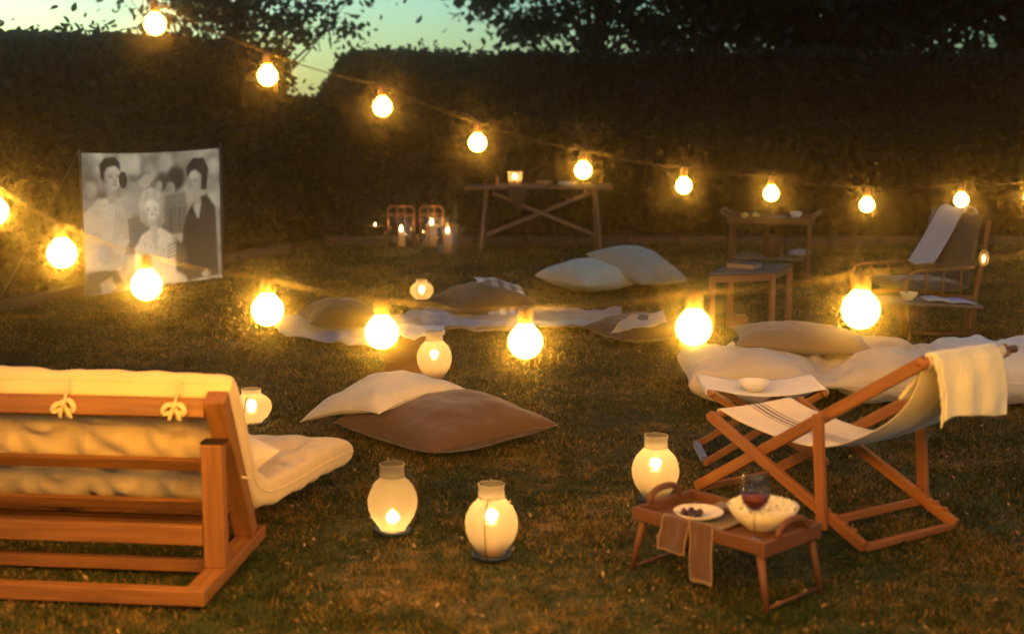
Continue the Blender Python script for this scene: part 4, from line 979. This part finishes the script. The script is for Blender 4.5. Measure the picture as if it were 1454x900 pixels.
# ------------------------------------------------------------------ film screen
def film_picture(nx, ny):
    """a generic crowd scene painted in soft greys: the picture thrown on the cloth"""
    U, V = np.meshgrid((np.arange(nx) + .5) / nx, (np.arange(ny) + .5) / ny); W = 1 - V
    def n2(f, sd):
        q = np.random.default_rng(sd); gx = int(f) + 2; g_ = q.random((gx, gx)); x = U * f; y = W * f; i = x.astype(int); j = y.astype(int); a = x - i; b = y - j
        a = a * a * (3 - 2 * a); b = b * b * (3 - 2 * b)
        return (g_[j, i] * (1 - a) + g_[j, i + 1] * a) * (1 - b) + (g_[j + 1, i] * (1 - a) + g_[j + 1, i + 1] * a) * b
    im = .50 + (n2(7, 1) - .5) * .35 + (n2(17, 2) - .5) * .25
    def put(k, tone):
        nonlocal im
        im = im * (1 - k) + tone * k
    def el(cx, cy, rx, ry, tone, rot=0, soft=.07, a=1.0, lx=0, ly=0):
        x = U - cx; y = W - cy; c_, s_ = math.cos(rot), math.sin(rot); p = (x * c_ + y * s_) / rx; q = (-x * s_ + y * c_) / ry; d = np.sqrt(p * p + q * q)
        put(np.clip((1 + soft - d) / (2 * soft), 0, 1) * a, tone + lx * p + ly * q)
    def poly(pts, tone, soft=.008, a=1.0, lx=0, ly=0):
        k = np.full(U.shape, 1e9); n = len(pts); P = np.array(pts); inside = np.zeros(U.shape, bool)
        for i in range(n):
            (x0, y0), (x1, y1) = P[i], P[(i + 1) % n]; dx, dy = x1 - x0, y1 - y0
            t = np.clip(((U - x0) * dx + (W - y0) * dy) / (dx * dx + dy * dy + 1e-9), 0, 1); k = np.minimum(k, np.hypot(U - x0 - t * dx, W - y0 - t * dy))
            if y0 != y1: inside ^= ((y0 > W) != (y1 > W)) & (U < (x1 - x0) * (W - y0) / (y1 - y0) + x0)
        m = P.mean(0); sd = np.where(inside, k, -k); put(np.clip(.5 + sd / (2 * soft), 0, 1) * a, tone + lx * (U - m[0]) + ly * (W - m[1]))
    def face(cx, cy, r, tone, turn=0.0, lit=.10, rot=0.0):
        el(cx, cy, r, r * 1.38, tone, rot, .08, 1, lit, -.04)
        for sx in (-1, 1):
            ex = cx + sx * r * .40 + turn * r; el(ex, cy - r * .12, r * .17, r * .085, tone * .42, 0, .6, .8); el(ex, cy - r * .36, r * .26, r * .07, tone * .62, sx * .12, .6, .7)
        el(cx + turn * r * 1.2, cy + r * .25, r * .09, r * .30, tone * .72, .1, .7, .7); el(cx + turn * r * 1.2 + r * .05, cy + r * .44, r * .17, r * .07, tone * .55, 0, .6, .7)
        el(cx + turn * r, cy + r * .76, r * .26, r * .08, tone * .45, 0, .6, .8)
        el(cx - r * .75, cy + r * .3, r * .30, r * .9, tone * .62, 0, .7, .6)
    # wall and far crowd
    for (x, y, q, t_) in ((.04, .24, .045, .55), (.36, .08, .06, .6), (.47, .12, .05, .55), (.58, .07, .06, .62), (.94, .12, .05, .68)):
        el(x, y - .02, q * 1.3, q * 1.4, .26 + .2 * x, soft=.4, a=.8); el(x + .01, y + .01, q, q * 1.3, t_, soft=.35, lx=.08)
    poly([(.26, .0), (.40, .0), (.40, .14), (.30, .16), (.24, .10)], .74, .015, .8)
    # man at the left: dark hair, pale shirt, raised arm
    poly([(.0, .42), (.10, .32), (.22, .31), (.30, .36), (.30, .62), (.24, .84), (.0, .86)], .70, .008, 1, .35, -.1)
    poly([(.16, .24), (.23, .24), (.23, .35), (.17, .36)], .56)
    face(.200, .175, .066, .66, .30); poly([(.125, .17), (.12, .08), (.16, .03), (.23, .025), (.265, .07), (.262, .12), (.23, .085), (.17, .10), (.150, .14), (.148, .20)], .10)
    poly([(.20, .36), (.28, .30), (.36, .22), (.45, .24), (.44, .34), (.36, .46), (.33, .64), (.24, .66)], .62, .008, 1, -.6, .2)
    poly([(.38, .20), (.45, .155), (.50, .18), (.47, .25), (.42, .26)], .64); el(.28, .19, .03, .06, .14)
    for k in range(7): poly([(.22 + .02 * k, .40 + .02 * k), (.225 + .02 * k, .40 + .02 * k), (.20 + .018 * k, .62), (.195 + .018 * k, .62)], .44, .006, .7)
    poly([(.0, .84), (.20, .82), (.26, .96), (.24, 1), (.0, 1)], .20, .01, 1, -.3); poly([(.10, .92), (.17, .88), (.21, .97), (.15, 1), (.11, 1)], .52)
    poly([(.0, .70), (.13, .66), (.22, .72), (.26, .82), (.18, .84), (.0, .80)], .68, .01, 1, -.3)
    # checked shirt behind
    poly([(.30, .50), (.35, .44), (.43, .46), (.44, .72), (.32, .74)], .48)
    for k in range(7): poly([(.305 + .02 * k, .47), (.313 + .02 * k, .47), (.318 + .02 * k, .73), (.310 + .02 * k, .73)], .22, .003, .7)
    for k in range(9): poly([(.31, .48 + .028 * k), (.43, .475 + .028 * k), (.43, .485 + .028 * k), (.31, .49 + .028 * k)], .26, .003, .7)
    # group behind the woman
    el(.57, .22, .05, .07, .20, soft=.3); el(.67, .20, .065, .09, .14, soft=.3); el(.63, .27, .035, .05, .52, soft=.3, lx=.1); el(.545, .245, .025, .04, .55, soft=.3); poly([(.52, .34), (.74, .30), (.78, .62), (.54, .62)], .36, .01, 1, .4, -.3)
    for k in range(4): poly([(.62 + .035 * k, .42), (.633 + .035 * k, .42), (.640 + .03 * k, .60), (.622 + .03 * k, .60)], .18 + .12 * (k % 2), .006, .8)
    # man at the right in a dark suit
    poly([(.76, .46), (.82, .36), (.90, .34), (.965, .44), (.985, .96), (.74, .99), (.70, .80), (.72, .58)], .15, .01, 1, .25, .08)
    poly([(.79, .30), (.85, .30), (.86, .40), (.81, .47)], .58); face(.812, .235, .056, .64, -.35, -.1); poly([(.76, .20), (.75, .12), (.80, .055), (.88, .06), (.915, .14), (.90, .30), (.86, .30), (.865, .19), (.82, .14), (.78, .15)], .12)
    poly([(.80, .42), (.86, .40), (.84, .52), (.82, .50)], .68); poly([(.968, .0), (.985, .0), (.99, 1), (.972, 1)], .60, .006, .7); poly([(.84, .95), (.88, .91), (.91, .95), (.87, .98)], .62)
    # woman in the middle: pale waved hair, light blouse
    poly([(.395, .50), (.385, .38), (.42, .28), (.48, .25), (.545, .29), (.575, .38), (.585, .52), (.54, .56), (.44, .54)], .62, .01, 1, -1.0, -.4)
    for k in range(6): el(.42 + .03 * k, .31 + .012 * abs(k - 2.5), .016, .05, .72 - .10 * (k % 2), .35 - .12 * k, .5, .8)
    poly([(.34, .70), (.40, .60), (.46, .57), (.55, .56), (.63, .62), (.66, .98), (.34, .99)], .80, .008, 1, -.45, -.1)
    poly([(.455, .50), (.515, .50), (.525, .62), (.50, .74), (.47, .62)], .66, .008, 1, -.8)
    face(.480, .430, .064, .80, .05, -.10, .06)
    el(.480, .478, .024, .008, .95, 0, .4)
    for k in range(16): el(.37 + .26 * ((k * 37) % 16) / 16, .66 + .28 * ((k * 23) % 16) / 16, .006, .010, .52, soft=.6, a=.9)
    for k in range(4): poly([(.59, .69 + .028 * k), (.66, .66 + .03 * k), (.665, .68 + .03 * k), (.595, .71 + .028 * k)], .66, .004); poly([(.59, .712 + .028 * k), (.66, .682 + .03 * k), (.66, .688 + .03 * k), (.59, .718 + .028 * k)], .22, .003)
    poly([(.66, .66), (.74, .72), (.74, .96), (.66, .90)], .22, .01)
    im = im * (1 + (n2(12, 7) - .5) * .16) + (n2(48, 5) - .5) * .06 + (n2(110, 6) - .5) * .04
    return np.clip(im, .05, .92)
SBL = Vector((-3.90, 12.83, .02)); SBR = Vector((-2.93, 14.27, .0)); STL = Vector((-3.86, 12.81, 1.325)); STR = Vector((-2.93, 14.27, 1.305))
t = thing('film_screen', 'white cloth screen showing a black and white film still, hung between two poles', 'projection screen', (-3.4, 13.55, 0))
NX, NY = 240, 220
img = film_picture(NX, NY); m = MB(); nrm = (STR - STL).cross(Vector((0, 0, 1))).normalized()
def scf(u, v):
    p = SBL.lerp(SBR, u).lerp(STL.lerp(STR, u), v); p.z += -.022 * math.sin(math.pi * u) * v + .05 * u * (1 - u) * (1 - v) + (.0) ; p += nrm * (.02 * math.sin(u * 7) * (1 - v) + .012 * math.sin(u * 4 + v * 3)); return p
m.grid(NX, NY, scf)
sc = m.build('picture_cloth', None or M_WHITE, t, smooth=True)
sc.data.materials.clear()
ca = sc.data.color_attributes.new('film', 'FLOAT_COLOR', 'POINT')
cc_ = np.zeros(((NY + 1), (NX + 1), 4), dtype=np.float32); pad = np.pad(img, ((0, 1), (0, 1)), mode='edge')
for k_, tint in enumerate((1.0, .87, .62)): cc_[:, :, k_] = np.clip((pad - .03) * 1.03, .012, 1) ** 1.75 * tint
# film_picture rows run with V up from the bottom already
cc_[:, :, 3] = 1; ca.data.foreach_set('color', cc_.ravel())
mm, nt, out = newmat('projected_film'); at = node(nt, 'ShaderNodeAttribute', attribute_name='film')
e = node(nt, 'ShaderNodeEmission', i_Strength=.68); df = node(nt, 'ShaderNodeBsdfDiffuse'); ad = node(nt, 'ShaderNodeAddShader'); df.inputs[0].default_value = (.06, .055, .05, 1)
nt.links.new(at.outputs['Color'], e.inputs[0]); nt.links.new(e.outputs[0], ad.inputs[0]); nt.links.new(df.outputs[0], ad.inputs[1]); nt.links.new(ad.outputs[0], out.inputs[0])
sc.data.materials.append(mm)
md = sc.modifiers.new('solid', 'SOLIDIFY'); md.thickness = .003; md.offset = -1
dL = (STL - STR).normalized() * .022
for A in (STL + dL, STR - dL):
    MB().tube([(A.x, A.y, -.02), (A.x, A.y, 1.36)], .011, 8).build('pole', M_POLE, t, smooth=True)
    pass
gR = Vector((-2.58, 16.75, .03)); gL = G(-60, 395)
gL = Vector((-4.25, 11.35, .03))
for A, B in ((STL + dL + Vector((0, 0, .03)), gL), (STR - dL + Vector((0, 0, .05)), gR)):
    B = Vector(B); mid = A.lerp(B, .5) - Vector((0, 0, .03)); MB().tube([A, mid, B], .004, 6).build('guy_rope', M_ROPE, t, smooth=True)
    MB().tube([B + Vector((0, 0, .03)), B + Vector((0, 0, -.06))], [.01, .004], 6).build('peg', M_IRON, t, smooth=True)

# small folded napkin on the mattress edge
p = G(1040, 492, .30); m = MB(); m.add([p + Vector(v) for v in ((-.055, -.05, -.03), (.055, -.05, -.03), (.06, .06, -.03), (-.06, .06, -.03), (0, 0, .035))], [(0, 1, 4), (1, 2, 4), (2, 3, 4), (3, 0, 4)])
o = m.build('white_cloth', M_WHITE, None, smooth=False, solid=.004, bevel=.004); tag(o, 'small white cloth folded to a peak at the left end of the tan pillow', 'cloth')

# ------------------------------------------------------------------ render settings
vs_ = scene.view_settings; vs_.view_transform = 'Standard'; vs_.look = 'None'; vs_.gamma = 1; vs_.use_curve_mapping = False; vs_.exposure = 0
scene.render.engine = 'CYCLES'
try:
    scene.cycles.max_bounces = 6; scene.cycles.transparent_max_bounces = 10; scene.cycles.sample_clamp_indirect = 4.0; scene.cycles.use_light_tree = True
except Exception: pass

# even haze volume added to give the lamps bloom halos and a veil
hz = MB(); hz.beam((-46, 0, 6), (46, 0, 6), 96, 14.2)
m_, nt_, out_ = newmat('bloom_haze'); pv = node(nt_, 'ShaderNodeVolumePrincipled', i_Density=HAZE, i_Anisotropy=.984); pv.inputs['Color'].default_value = (.92, .90, .86, 1)
nt_.links.new(pv.outputs[0], out_.inputs['Volume'])
m_.cycles.homogeneous_volume = True
tag(hz.build('haze', m_), 'thin added haze standing in for lens bloom round the lamps', 'haze', kind='stuff')
